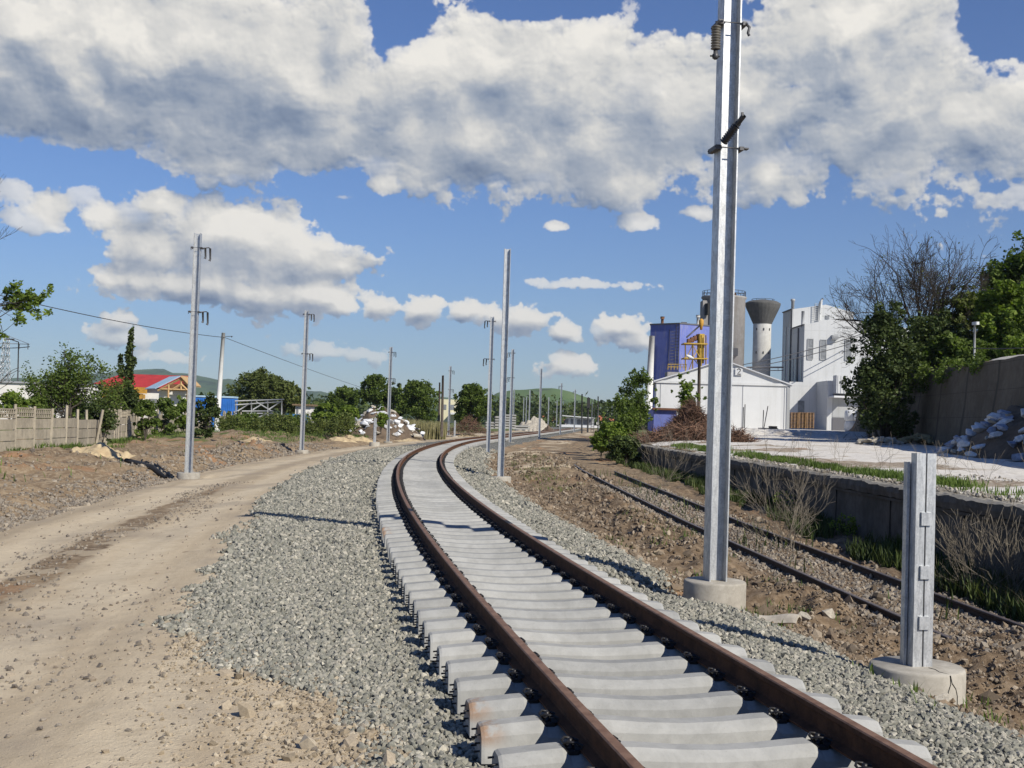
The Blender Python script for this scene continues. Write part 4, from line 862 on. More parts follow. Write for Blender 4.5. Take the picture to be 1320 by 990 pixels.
mb = MB(); mb.box((hw-.13, -.03, ev/2-.1), (.26, .06, ev)); mb.build('corner_post', M['cladgr'], o)
mb = MB(); mb.box((15*tk+.35, -.12, pk-.95), (.62, .03, .62)); sg = mb.build('number_sign', M['white'], o)
mb = MB(); tw = [(-.13, .14), (-.08, .22), (.03, .24), (.12, .17), (.11, .06), (-.02, -.08), (-.14, -.22), (.15, -.22)]
mb.tube([(15*tk+.35+x, -.145, pk-.95+z) for x, z in tw], .035, 5); mb.build('number_two', M['black'], sg)
# --- tall white building
BY = 150.; X0 = Xp(1034, BY); X1 = X0+14; zg = 1.4
z_bl = Zp(1034, 418.5, BY); z_br = Zp(1067, 411.4, BY); yA = BY+6.7; z_al = Zp(1018.4, 398.4, yA)
o = empty('factory_building', (X0+5, BY, zg), 0, **T_('tall white clad factory building with stepped blocks and tall narrow windows', 'building'))
def wb_(name, m, f, par=None):
    mb = MB(); f(mb); mb.v = [(x-(X0+5), y-BY, z-zg) for x, y, z in mb.v]; return mb.build(name, m, par or o)
xr_ = X0+13.5
wb_('front_block', M['clad'], lambda mb: mb.prism([(X0, BY), (X0+3.2, BY), (X0+6.4, BY), (X0+10, BY), (xr_, BY), (xr_, yA), (X0, yA)], zg-.5, [z_bl, z_br, z_br+.1, z_br-.35, z_br-.9, z_br-.9, z_bl]))
xA = Xp(1097, yA); xm = Xp(1061, yA)
wb_('rear_block', M['clad'], lambda mb: mb.prism([(X0+.004, yA+.01), (xm, yA+.01), (xA, yA+.01), (xA, yA+5.5), (X0+.004, yA+5.5)], zg-.5, [z_al, z_al+.75, z_al-.2, z_al-.2, z_al]))
XL = Xp(1016.5, BY); z_l = Zp(1020, 492, BY)
wb_('low_block', M['clad'], lambda mb: mb.prism([(XL, BY+.01), (X0, BY+.01), (X0, BY+7), (XL, BY+7)], zg-.5, z_l))
wb_('roof_edge', M['trim'], lambda mb: (mb.box((X0-.06, (BY+yA)/2, z_bl+.04), (.16, yA-BY, .14)), mb.box((X0-.06, yA+2.75, z_al+.04), (.16, 5.5, .14))))
# annex
AY = BY-5.2; XA0 = Xp(1065.5, AY); zt = Zp(1067, 487.5, AY); 
wb_('annex', M['clad'], lambda mb: mb.prism([(XA0, AY), (XA0+12, AY), (XA0+12, BY-.01), (XA0, BY-.01)], zg-.5, zt-.3))
XP0 = Xp(1077, AY-1.6); zlo = Zp(1080, 507, AY-1.6); zhi = Zp(1080, 483.5, AY-1.6)
def ribs(mb):
    mb.box(((XP0+XP0+11)/2, AY-.8, (zlo+zhi)/2), (11, 1.6, zhi-zlo))
    for i in range(16): mb.box((XP0+.2+i*.38, AY-1.63, (zlo+zhi)/2), (.09, .06, zhi-zlo-.1))
wb_('canopy', M['clad'], ribs)
wb_('annex_front', M['cladgr'], lambda mb: mb.box((XP0+5.2, AY-.03, (zlo+zg)/2), (10.4, .06, zlo-zg)))
for (px, pt, pb) in ((1018, 0, 0),): pass
for (pa, pb_, ya, yb) in ((1038.5, 1045.5, 437, 463), (1055, 1062.5, 438, 463.5), (1087, 1094.5, 438, 464)):
    xa, xb = Xp(pa, BY), Xp(pb_, BY); za, zb = Zp((pa+pb_)/2, yb, BY), Zp((pa+pb_)/2, ya, BY)
    w_ = wb_('window', M['glass'], lambda mb: mb.box(((xa+xb)/2, BY-.03, (za+zb)/2), (xb-xa, .08, zb-za)))
    fr = wb_('frame', M['cladgr'], lambda mb: (mb.box(((xa+xb)/2, BY-.08, (za+zb)/2+.15), (xb-xa, .05, .1)), mb.box((xa, BY-.08, (za+zb)/2), (.09, .07, zb-za)), mb.box((xb, BY-.08, (za+zb)/2), (.09, .07, zb-za)), mb.box(((xa+xb)/2, BY-.08, za), (xb-xa, .1, .1)), mb.box(((xa+xb)/2, BY-.08, zb), (xb-xa, .1, .1))), w_)
for (yc, z0_, z1_) in ((BY+1.2, 8, 11.2), (BY+4.2, 8, 11.2), (yA+1.2, 8.2, 15.5), (yA+3.6, 8.2, 15.5), (BY+5.8, 8, 11)):
    wb_('window', M['glass'], lambda mb: mb.box((X0-.03, yc, (z0_+z1_)/2), (.08, .7, z1_-z0_)))
for yc, z1_ in ((BY+2.9, z_bl-.2), (yA+.25, z_al-.2)):
    wb_('downpipe', M['trim'], lambda mb: mb.box((X0-.1, yc, z1_/2+1), (.14, .2, z1_-2)))
wb_('wall_unit', M['cladgr'], lambda mb: (mb.box((Xp(1073.5, BY-.4), BY-.35, Zp(1073, 435, BY)), (.75, .7, .55)), mb.box((Xp(1073.5, BY-.4)+.02, BY-.72, Zp(1073, 435, BY)-.02), (.45, .06, .3), 0, 0)))
wb_('roof_window', M['glass'], lambda mb: mb.box((Xp(1063, yA), yA-.03, Zp(1063, 409, yA)), (.55, .08, .5)))
def lad(mb):
    xa = Xp(1047, yA-.5); zb_, zt_ = Zp(1047, 413.5, yA), Zp(1047, 392, yA)
    for q in (0, .5): mb.tube([(xa+q, yA-.4, zb_), (xa+q, yA-.4, zt_)], .05, 5)
    for i in range(10): mb.tube([(xa, yA-.4, zb_+(zt_-zb_)*i/9), (xa+.5, yA-.4, zb_+(zt_-zb_)*i/9)], .03, 4)
wb_('ladder', M['clad'], lad)
wb_('flue', M['cladgr'], lambda mb: (mb.lathe((Xp(1018.8, yA+.3), yA+.6, z_al-.6), [(.22, 0), (.22, 1.7), (.30, 1.75), (.30, 2.0), (.2, 2.05)], 12),))
wb_('flue', M['cladgr'], lambda mb: mb.tube([(Xp(1033.6, BY+.8), BY+1.6, z_bl-.3), (Xp(1033.6, BY+.8), BY+1.6, z_bl+1.9)], .2, 10))
wb_('flue', M['clad'], lambda mb: (mb.tube([(Xp(1053.5, yA-.3), yA-.3, Zp(1053, 413, yA)), (Xp(1053.5, yA-.3), yA-.3, z_al+1.1)], .17, 8), mb.tube([(Xp(1055, yA-.3)-.05, yA-.3, z_al+.2), (Xp(1055, yA-.3), yA-.3, z_al+1.3), (Xp(1057, yA-.3), yA-.3, z_al+1.5)], .16, 8)))
wb_('door', M['glass'], lambda mb: mb.box((Xp(1032, BY), BY-.03, Zp(1032, 521, BY)-.6), (.8, .08, 2.1)))
wb_('door_canopy', M['white'], lambda mb: mb.box((Xp(1083, AY-2)+.1, AY-1.2, Zp(1083, 512, AY)), (2.0, 2.2, .22)))
wb_('gate', M['trim'], lambda mb: mb.box((Xp(1082, AY), AY-.09, zg+.9), (1.8, .06, 1.9)))
# pipe bridge
mb = MB(); ya_, yb_ = 155, 149; mb.tube([tuple(at(962, 473.5, 152)), tuple(at(1010, 473.5, 151))], .12, 6); mb.tube([tuple(at(962, 477.5, 152)), tuple(at(1010, 477.5, 151))], .06, 5)
for px in (968, 980, 992, 1003): mb.tube([tuple(at(px, 473.5, 151.6)), tuple(at(px, 477.5, 151.6))], .04, 4)
mb.build('pipe_bridge', M['trim'], None, **T_('dark pipe run joining the water tower and the white factory building', 'pipe'))
# --- water tower
WY = 158.; q = at(979.5, 545, WY); k_ = WY/FPX; o = empty('water_tower', (q[0], q[1], 1.4), 0, **T_('concrete water tower with a dark flaring tank on a pale shaft', 'water tower'))
zt = lambda py: Zp(979.5, py, WY)-1.4
mb = MB(); mb.lathe((0, 0, 0), [(1.22, -.5), (1.2, zt(417)-.0), (1.15, zt(416)+.05)], 28); mb.build('shaft', M['towerlt'], o)
mb = MB(); mb.lathe((0, 0, 0), [(1.25, zt(417.5)), (2.22, zt(397)), (2.36, zt(393)), (2.36, zt(391)), (1.9, zt(389)+.05), (.5, zt(386)), (.1, zt(385.6))], 28, smooth=False); mb.build('tank', M['towerdk'], o)
for a_ in (-2.4, -1.6, -.9):
    for zz in (zt(425), zt(455)): mb = MB(); mb.box((1.19*math.cos(a_), 1.19*math.sin(a_), zz), (.16, .12, .32), a_); mb.build('window', M['black'], o)
mb = MB()
for a_ in np.linspace(0, 2*math.pi, 9)[:-1]: mb.tube([(1.5*math.cos(a_), 1.5*math.sin(a_), zt(389)), (1.5*math.cos(a_), 1.5*math.sin(a_), zt(386))], .03, 4)
mb.tube([(1.5*math.cos(a_), 1.5*math.sin(a_), zt(386)) for a_ in np.linspace(0, 2*math.pi, 17)], .03, 4); mb.build('railing', M['steeldark'], o)
# --- silo
SY = 142.; q = at(929, 545, SY); o = empty('concrete_silo', (q[0], q[1], 1.4), 0, **T_('round weathered concrete silo behind the nearest mast, with a railing on top', 'silo'))
zt = lambda py: Zp(929, py, SY)-1.4; r_ = 27.5*SY/FPX
mb = MB(); mb.lathe((0, 0, 0), [(r_, -.5), (r_, zt(386)), (r_*1.05, zt(385)), (r_*1.05, zt(383)), (.1, zt(381))], 40); mb.build('body', M['silo'], o)
mb = MB(); mb.box((-r_*.88, -.5, zt(390)/2), (1.0, 2.0, zt(389))); mb.build('stair_shaft', M['silo'], o)
mb = MB()
for a_ in np.linspace(0, 2*math.pi, 25)[:-1]: mb.tube([(r_*math.cos(a_), r_*math.sin(a_), zt(383)), (r_*math.cos(a_), r_*math.sin(a_), zt(376))], .03, 4)
for f__ in (376, 379.5): mb.tube([(r_*math.cos(a_), r_*math.sin(a_), zt(f__)) for a_ in np.linspace(0, 2*math.pi, 37)], .03, 4)
mb.build('railing', M['steeldark'], o)
mb = MB(); xq = Xp(944, SY-2.6)-q[0]; mb.tube([(xq, -r_*.86, zt(440)), (xq, -r_*.86, zt(379))], .11, 6); mb.build('rusty_pipe', M['rusty'], o)
mb = MB(); mb.box((Xp(908, SY-2)-q[0], -r_*.68, zt(401)), (.3, .5, 1.4), .6); mb.build('opening', M['black'], o)
mb = MB(); xq = Xp(944, SY-2.6)-q[0]; mb.box((xq, -r_*.95, zt(455)), (.8, .8, .9)); mb.build('landing', M['steeldark'], o)
# --- purple building
PY = 130.; zg = 1.4; x0, x1, x2 = Xp(833, PY+4), Xp(873, PY), Xp(940, PY+3.5)
q = ((x0+x2)/2, PY+5, zg); o = empty('purple_building', q, 0, **T_('blocky purple blue painted industrial building with dark rim and ladder cage', 'building'))
zt = Zp(873, 417.5, PY)
def pb_add(name, m, f):
    mb = MB(); f(mb); mb.v = [(x-q[0], y-q[1], z-q[2]) for x, y, z in mb.v]; return mb.build(name, m, o)
ring = [(x0, PY+2.6), (x1, PY), (x2, PY+3.5), (x2+1, PY+9), (x0+1.5, PY+11)]
pb_add('wall', M['purple'], lambda mb: mb.prism(ring, zg-.5, zt))
cx_ = sum(p_[0] for p_ in ring)/5; cy_ = sum(p_[1] for p_ in ring)/5
pb_add('roof_rim', M['trim'], lambda mb: mb.prism([(cx_+(x-cx_)*1.02, cy_+(y-cy_)*1.02) for x, y in ring], zt+.003, zt+.14))
for px, pt in ((850, 408), (896, 406)): pb_add('chimney', M['rusty'] if px == 850 else M['towerlt'], lambda mb: (mb.tube([(Xp(px, PY+4), PY+4, zt), (Xp(px, PY+4), PY+4, Zp(px, pt+3, PY+4))], .16, 10), mb.tube([(Xp(px, PY+4), PY+4, Zp(px, pt+3, PY+4)), (Xp(px, PY+4), PY+4, Zp(px, pt, PY+4))], .24, 10)))
pb_add('roof_fittings', M['trim'], lambda mb: (mb.box((Xp(878, PY+3), PY+3, zt+.3), (.6, .5, .35)), mb.box((Xp(886, PY+3)+.1, PY+3, zt+.22), (1.3, .5, .2))))
def cage(mb):
    for px in (861.5, 865.5, 868, 872):
        mb.tube([(Xp(px, PY-.3), PY+.9 if px < 866 else PY-.35, Zp(px, 475, PY)), (Xp(px, PY-.3), PY+.9 if px < 866 else PY-.35, Zp(px, 424 if px < 866 else 417, PY))], .04, 4)
    for i in range(14):
        py = 420+i*4; mb.tube([(Xp(861.5 if py > 424 else 868, PY-.3), PY-.2, Zp(866, py, PY)), (Xp(872, PY-.3), PY-.4, Zp(866, py, PY))], .03, 4)
pb_add('ladder_cage', M['steeldark'], cage)
# yellow plant in front of it
YY = 124.; q = at(898, 545, YY); o = empty('conveyor_tower', (q[0], q[1], 1.4), 0, **T_('yellow steel tower with platforms and a filter housing before the purple building', 'tower'))
def P_(px, py, dy=0): p_ = at(px, py, YY+dy); return (p_[0]-q[0], p_[1]-q[1], p_[2]-1.4)
mb = MB()
for px in (883.5, 893, 904, 910):
    for dy in (0, 2.2): mb.tube([P_(px, 545, dy), P_(px, 442 if px < 900 else 432, dy)], .07, 5)
for py in (443, 462): mb.box(tuple((np.array(P_(883, py))+np.array(P_(911, py)))/2+[0, 1, 0]), (2.5, 2.3, .12))
for a, b in (((885, 462), (893, 444)), ((893, 462), (903, 444)), ((884, 490), (893, 463)), ((893, 445), (903, 462))): mb.tube([P_(*a), P_(*b)], .045, 4)
mb.build('frame', M['yellow'], o)
mb = MB(); c_ = P_(903, 460, .6); mb.box((c_[0], c_[1], (P_(903, 468)[2]+P_(903, 430)[2])/2), (.62, .7, P_(903, 430)[2]-P_(903, 468)[2]), .2, bev=.08); mb.build('filter_housing', M['yellow'], o)
mb = MB(); mb.lathe(P_(904, 418, 1.5), [(.12, -.6), (.2, -.1), (.26, .0), (.26, .4), (.1, .6)], 12); mb.build('cyclone', M['ochre'], o)
mb = MB(); mb.tube([P_(885, 435, 1), P_(904, 418, 1.5)], .09, 6); mb.build('pipe', M['steeldark'], o)
mb = MB()
for px in (888, 892, 896, 900): mb.box(P_(px, 440-(px-888)*.5, 1), (.35, 1, .5))
mb.build('gear_box', M['rusty'], o)
YY = 118.; q = at(872, 545, YY); o = empty('concrete_landing', (q[0], q[1], 1.2), 0, **T_('small raised concrete landing with yellow grey railing left of the yellow tower', 'platform'))
mb = MB(); a = P_(860.5, 477); b = P_(885, 477); mb.box(((a[0]+b[0])/2, 1, a[2]-.2), (b[0]-a[0], 2, .45)); mb.box(((a[0]+b[0])/2, 1, (a[2]-.4)/2), (b[0]-a[0]-.3, 1.7, a[2]-.42)); mb.build('slab', M['silo'], o)
mb = MB()
for px in np.linspace(861, 885, 7): mb.tube([P_(px, 474), P_(px, 467)], .03, 4)
for py in (467, 470.5): mb.tube([P_(861, py), P_(885, py)], .03, 4)
mb.build('railing', M['yellow'], o)
# blue shed beside the tent
YY = 93.; q = at(857, 552, YY); o = empty('low_shed', (q[0], q[1], 1.0), -.1, **T_('low blue rendered shed with a rusty flat roof left of the tent', 'shed'))
k_ = YY/FPX; mb = MB(); mb.box((0, 1.4, .9), (29*k_, 2.8, 1.9)); mb.build('wall', M['purple'], o); mb = MB(); mb.box((.1, 1.3, 1.92), (31*k_+.3, 3.2, .16)); mb.build('roof', M['rusty'], o)
# pallets, big bags, cart
def pallet_stack(px, pyb, Y, n, label, w_=1.0):
    p = at(px, pyb, Y); o = empty('pallet_stack', tuple(p), random.uniform(-.1, .1), **T_(label, 'pallets', group='wooden pallet stacks beside the tent'))
    for i in range(n):
        mb = MB(); z = i*.145
        for x in (-.42, 0, .42): mb.box((x*w_, 0, z+.05), (.1, 1.1, .09))
        for y in np.linspace(-.5, .5, 5): mb.box((0, y, z+.11), (1.0*w_, .12, .025))
        mb.build('pallet', M['pallet'], o)
for i, (px, lb) in enumerate([(1023, 'wooden pallet stack touching the corner of the white tent'), (1033, 'middle one of the three wooden pallet stacks beside the tent'), (1042.5, 'wooden pallet stack farthest from the tent corner')]): pallet_stack(px, 552, 118, 11, lb, .75)
def bag(px, pyb, Y, h_, label, pr_=False, z=0, w_=.95):
    p = at(px, pyb, Y); n_ = 12; mb = MB(); vs = []; g2 = np.random.default_rng(int(px*10+pyb))
    for zf, sc in ((0, .88), (.12, 1.02), (.5, 1.05), (.85, 1.0), (1., .82), (1.04, .3)):
        for j in range(n_):
            a = 2*math.pi*j/n_; e_ = .5*w_*sc/max(abs(math.cos(a)), abs(math.sin(a)))**.75*(1+g2.normal()*.02); vs.append((e_*math.cos(a), e_*math.sin(a), zf*h_))
    mb.add(vs, [(i*n_+j, i*n_+(j+1) % n_, (i+1)*n_+(j+1) % n_, (i+1)*n_+j) for i in range(5) for j in range(n_)]+[tuple(range(n_))[::-1], tuple(5*n_+j for j in range(n_))], 0, True)
    o = mb.build('big_bag', M['bag'], None, **T_(label, 'bulk bag', group='white bulk bags by the dark tree')); o.location = (p[0], p[1], p[2])
    if pr_: m2 = MB(); m2.box((0, -.5*w_*1.06, h_*.6), (.6, .03, .45)); m2.build('print', M['purpleprint'], o)
    return o
bag(1097, 556, 96, .85, 'lower white bulk bag at the outer side of the pair of stacks'); bag(1097, 542.5, 96, .85, 'upper white bulk bag on top of the outer stack')
bag(1110, 556.5, 95, .85, 'lower white bulk bag next to the dark tree'); bag(1110, 543, 95, .85, 'white bulk bag with purple print on top, next to the dark tree', True)
o = empty('hand_cart', tuple(at(990, 557, 86)), 0, **T_('dark low cart with two thin upright rods on the white yard', 'cart'))
mb = MB(); mb.box((0, 0, .22), (1.3, .8, .16)); mb.box((.35, 0, .36), (.5, .6, .18)); mb.build('deck', M['black'], o)
for sx in (-.45, .45): mb = MB(); mb.tube([(sx, -.42, .14), (sx, .42, .14)], .14, 10); mb.build('wheel', M['black'], o)
for (a, b) in (((-.38, 0, .3), (-.36, 0, 1.6)), ((-.3, 0, .3), (-.05, 0, 1.9))): mb = MB(); mb.tube([a, b], .035, 5); mb.build('upright', M['steeldark'], o)
o = empty('thin_post', tuple(at(957.5, 559, 84)), 0, **T_('pair of thin dark posts standing on the yard before the tent', 'post'))
for (dx, h_) in ((0, 1.9), (.11, 2.1)): mb = MB(); mb.tube([(dx, 0, -.2), (dx, 0, h_)], .035, 5); mb.build('rod', M['steeldark'], o)
# camera post on the wall
p = at(1256, 452, 63); o = empty('camera_post', tuple(p), 0, **T_('thin pale post with a small white camera above the retaining wall', 'post'))
k_ = 63/FPX; mb = MB(); mb.tube([(0, 0, -1), (0, 0, 34*k_)], .06, 8); mb.build('pole', M['cladgr'], o); mb = MB(); mb.box((0, -.1, 35*k_), (.22, .4, .16), .3, bev=.04); mb.build('camera_housing', M['white'], o)
mb = MB(); mb.tube([tuple(at(1256, 449, 63)), tuple(at(1292, 449.5, 60)), tuple(at(1330, 448, 58))], .025, 5); mb.build('guard_rail', M['steeldark'], None, **T_('thin horizontal rail running from the camera post', 'rail'))
# --- left side buildings
HY = 135.; k_ = HY/FPX; p = at(172, 545, HY); o = empty('red_roof_house', tuple(p), 0, **T_('white house with a bright red hipped roof behind the garden shrubs', 'house'))
L_ = lambda px: Xp(px, HY)-p[0]; Zl = lambda py: Zp(172, py, HY)-p[2]
mb = MB(); mb.prism([(L_(118), 0), (L_(213), 0), (L_(213), 8), (L_(118), 8)], -.5, Zl(500)); mb.build('wall', M['housewall'], o)
mb = MB(); e0, e1 = Zl(499), Zl(481); vs = [(L_(112), -.6, e0), (L_(222), -.6, e0), (L_(222), 8.6, e0), (L_(112), 8.6, e0), (L_(140), 4, e1), (L_(234), 4, e1)]; mb.add(vs, [(0, 1, 5, 4), (1, 2, 5), (2, 3, 4, 5), (3, 0, 4), (3, 2, 1, 0)]); mb.build('roof', M['redroof'], o)
mb = MB(); mb.box((L_(150), -.75, Zl(503)), (80*k_, .1, .7)); mb.build('fascia_board', M['ochre'], o)
mb = MB(); mb.box((L_(160), -1.3, Zl(511)), (56*k_, 1.2, .5)); mb.build('awning', M['ochre'], o)
for px, w_ in ((136, .8), (165, 1.1), (196, .9)): mb = MB(); mb.box((L_(px), -.03, Zl(520)), (w_, .08, 1.2)); mb.build('window', M['glass'], o)
mb = MB(); mb.box((L_(139.5), -.06, Zl(520)), (.35, .1, 3)); mb.build('pillar', M['redroof'], o)
PY2 = 126.; k_ = PY2/FPX; p = at(220, 545, PY2); o = empty('open_gable_porch', tuple(p), 0, **T_('unfinished timber gable porch with pale blue roof sheets beside the red roofed house', 'porch'))
L_ = lambda px: Xp(px, PY2)-p[0]; Zl = lambda py: Zp(220, py, PY2)-p[2]
xa, xb, xc_ = L_(199), L_(231), L_(243); za, zb, zc = Zl(501), Zl(484), Zl(496)
for (A, B, zA, zB, nm) in ((xa, xb, za, zb, 'paleblue'), (xb, xc_, zb, zc, 'timber')):
    mb = MB(); vs = [(A, -.3, zA), (B, -.3, zB), (B-2.6 if nm == 'paleblue' else B, 4.5, zB), (A-2.6 if nm == 'paleblue' else A, 4.5, zA)]; vs += [(x, y, z-.1) for x, y, z in vs]
    mb.add(vs, [(0, 1, 2, 3), (7, 6, 5, 4), (0, 4, 5, 1), (0, 3, 7, 4)]); mb.build('roof_sheet', M[nm], o)
for a, b in (((xa+.2, 0, za-.25), (xb, 0, zb-.25)), ((xb, 0, zb-.25), (xc_, 0, zc-.25)), ((xa+.6, 0, za-.1), (xc_, 0, za-.1)), ((L_(215), 0, -.5), (L_(215), 0, Zl(494))), ((xb, 0, za-.1), (xb, 0, zb-.3)), ((xb-.9, 0, za-.1), (xb, 0, zb-.9)), ((xb+.7, 0, za-.1), (xb, 0, zb-.9)), ((L_(240), 0, -.5), (L_(240), 0, za-.1))):
    mb = MB(); mb.tube([a, b], .12, 4, smooth=False); mb.build('beam', M['timber'], o)
mb = MB(); mb.box((L_(220), 1.5, Zl(523)), (44*k_, .2, 2.6)); mb.box((L_(220), 1.3, Zl(506)), (40*k_, .3, .4)); mb.build('rear_wall', M['housewall'], o)
mb = MB(); mb.box((L_(221), 3.2, Zl(502)), (34*k_, .2, 1.3)); mb.build('dark_recess', M['rusty'], o)
YY = 150.; k_ = YY/FPX; p = at(271, 549, YY); o = empty('blue_container', tuple(p), 0, **T_('bright blue container with a pale top edge behind the utility pole', 'container'))
mb = MB(); mb.box((0, 1.2, 18*k_), (57*k_, 2.4, 38*k_)); 
for i in range(24): mb.box((-27*k_+i*54*k_/23, -.02, 18*k_), (.1, .06, 34*k_))
mb.build('body', M['blue'], o); mb = MB(); mb.box((0, 1.2, 37.8*k_), (58*k_, 2.6, .22)); mb.build('top_edge', M['paleblue'], o)
YY = 120.; k_ = YY/FPX; p = at(45, 540, YY); o = empty('white_long_building', tuple(p), 0, **T_('long low white building behind the garden tree at the photo edge', 'building'))
mb = MB(); mb.box((0, 3, 1.6), (118*k_, 6, 4.0)); mb.build('wall', M['housewall'], o); mb = MB(); mb.box((0, 3, 3.68), (120*k_, 6.4, .18)); mb.build('roof', M['seam'], o)
for px in (-36, -14, 8, 30): mb = MB(); mb.box((px*k_, -.03, 1.3), (1.0, .08, 1.1)); mb.build('window', M['glass'], o)
YY = 122.; p = at(334, 552, YY); o = empty('steel_frame', tuple(p), 0, **T_('open grey steel frame with crossed braces beyond the fence', 'frame')); k_ = YY/FPX
f2 = lambda px, py, dy=0: tuple(at(px, py, YY+dy)-p)
for a, b in (((303, 517), (366, 515)), ((303, 522), (364, 518)), ((324, 517), (324, 545)), ((345, 516), (345, 545)), ((363, 516), (363, 545)), ((304, 518), (304, 545)), ((326, 528), (345, 517)), ((330, 518), (350, 530)), ((346, 528), (362, 518)), ((306, 530), (324, 519)), ((312, 530), (352, 530)), ((318, 533), (352, 533)), ((318, 538), (348, 538)), ((324, 541), (350, 532))):
    mb = MB(); mb.tube([f2(*a), f2(*b)], .07, 4); mb.build('strut', M['cladgr'], o)
YY = 128.; k_ = YY/FPX; p = at(390, 548, YY); o = empty('white_hut', tuple(p), 0, **T_('small white hut with a flat overhanging roof behind the mast', 'hut'))
mb = MB(); mb.box((0, 1.2, 12*k_), (20*k_, 2.4, 26*k_)); mb.build('wall', M['housewall'], o); mb = MB(); mb.box((0, 1.1, 26*k_), (27*k_, 3, .16)); mb.build('roof', M['wood'], o)
mb = MB(); mb.box((-7*k_, -.03, 17*k_), (.2, .08, .9)); mb.build('window', M['glass'], o)
mb = MB(); YY = 118; a = at(362, 546, YY); b = at(398, 546, YY); mb.box(((a[0]+b[0])/2, YY+1, a[2]+.45), (b[0]-a[0], 1.6, 1.1), .0, bev=.3, taper=.8); mb.build('tarpaulin_stack', M['tarp'], None, **T_('blue tarpaulin covered stack in front of the white hut', 'tarpaulin'))
YY = 235.; k_ = YY/FPX; p = at(582, 545, YY); o = empty('pale_house', tuple(p), 0, **T_('pale yellow flat roofed house seen between the trees and the mast', 'house'))
mb = MB(); mb.box((0, 3, 15*k_), (34*k_, 6, 30*k_)); mb.build('wall', mat('pale_yellow_wall', (.62, .58, .40), .8, 0, .1), o); mb = MB(); mb.box((3, 1.5, 12*k_), (40*k_, 8, .4)); mb.build('roof', M['white'], o)
for px in (-10, 0, 10): mb = MB(); mb.box((px*k_, -.04, 20*k_), (.9, .08, 1.0)); mb.build('window', M['glass'], o)
# --- concrete panel fence
o = empty('panel_fence', (-22, 50, -.5), 0, **T_('pale concrete panel fence with lattice top panels and leaning posts', 'fence'))
fp = [(-21.9, 46), (-21.9, 50), (-21.9, 54), (-21.95, 58), (-22.3, 62), (-22.9, 66), (-24, 71), (-25.6, 77), (-27.2, 86), (-28.4, 96), (-29.2, 108), (-29.9, 121), (-30.3, 134)]
fx = np.array([a for a, b in fp]); fy = np.array([b for a, b in fp]); sfe = np.concatenate([[0], np.cumsum(np.hypot(np.diff(fx), np.diff(fy)))])
npst = int(sfe[-1]/2.02); prev = None; g3 = np.random.default_rng(9)
for i in range(npst+1):
    s = i*2.02; x, y = np.interp(s, sfe, fx), np.interp(s, sfe, fy); z = float(H(np.array([x]), np.array([y]))[0])
    if prev is not None:
        mid = ((x+prev[0])/2, (y+prev[1])/2, (z+prev[2])/2); a = math.atan2(y-prev[1], x-prev[0]); L = 1.94
        lat = y < 55.5 or (i % 7) == 5 and y < 70 or (78 < y < 84) ; gone = g3.random() < (.12 if y > 70 else 0)
        nb_ = 0 if gone else (4 if lat else 3); 
        mb = MB()
        for r in range(min(nb_, 3)): mb.box((mid[0]+22, mid[1]-50, mid[2]+.5+.05+.24+r*.49), (L, .05+.012*(r % 2), .455), a+g3.normal()*.012)
        if nb_: mb.build('panel', M['fencecon'], o)
        if nb_ == 4:
            mb = MB(); zc_ = mid[2]+.5+1.54; ca, sa = math.cos(a), math.sin(a)
            for zz in (zc_+.02, zc_+.21, zc_+.40): mb.box((mid[0]+22, mid[1]-50, zz), (L, .05, .045), a)
            for q in np.linspace(-L/2+.06, L/2-.06, 9):
                for zz, ph in ((zc_+.115, 0), (zc_+.305, .07)): mb.box((mid[0]+22+ca*(q+ph*.5), mid[1]-50+sa*(q+ph*.5), zz), (.045, .045, .15), a)
            mb.build('lattice_panel', M['fencecon'], o)
    mb = MB(); tilt = g3.normal()*.05+(.22 if i in (9, 10) else 0); mb.tube([(x+22, y-50, z+.5-.3), (x+22+tilt*2, y-50, z+.5+2.05+g3.normal()*.03)], [.085, .08], 4, smooth=False); mb.build('post', M['fencecon'], o)
    prev = (x, y, z)
# small wooden and wire fence far left middle
# ------------------------------------------------------------------ heaps of sand, rubble, debris
def heap(name, px, py, Y, wpx, h_, m, label, cat, seed=1, deep=1.6, kind=None):
    k_ = Y/FPX; p = at(px, py, Y); w_ = wpx*k_/2; n = 34; u = np.linspace(-1, 1, n); A, B = np.meshgrid(u, u); rr = np.sqrt(A*A+B*B)
    Zz = h_*np.clip(1-rr, 0, 1)**.8*(1+.9*(fbm(A*3+seed, B*3, 4, seed)-.5))+(fbm(A*9+seed, B*9, 3, seed+3)-.5)*h_*.35*(rr < 1)-.12
    cy0 = p[1]+deep*.5; gz = H(p[0]+A*w_, cy0+B*deep); zb0 = float(gz.mean()); Zz = Zz+gz-zb0
    V = np.stack([A*w_, B*deep, Zz], -1).reshape(-1, 3); ii = np.arange(n*n).reshape(n, n); Fq = np.stack([ii[:-1, :-1], ii[:-1, 1:], ii[1:, 1:], ii[1:, :-1]], -1).reshape(-1, 4)
    tg = dict(label=label, category=cat)
    if kind: tg['kind'] = kind
    o = rawmesh(name, V, Fq, m, smooth=True, **tg); o.location = (p[0], cy0, zb0); return o
heap('sand_heap', 122, 602, 49, 92, .42, M['sandheap'], 'pale yellow sand heap near the concrete fence and the left mast', 'sand heap', 1, 2.4)
heap('sand_heap', 322, 570, 84, 62, .45, M['sandheap'], 'sand heap on top of the orange soil bank beside the white hut mast', 'sand heap', 2, 2)
heap('sand_heap', 440, 571, 100, 44, .4, M['sandheap'], 'sand heap along the road between the mast and the short post', 'sand heap', 3, 2)
heap('sand_heap', 466, 569, 106, 46, .5, M['sandheap'], 'rounded sand heap right behind the short post by the rubble', 'sand heap', 4, 2)
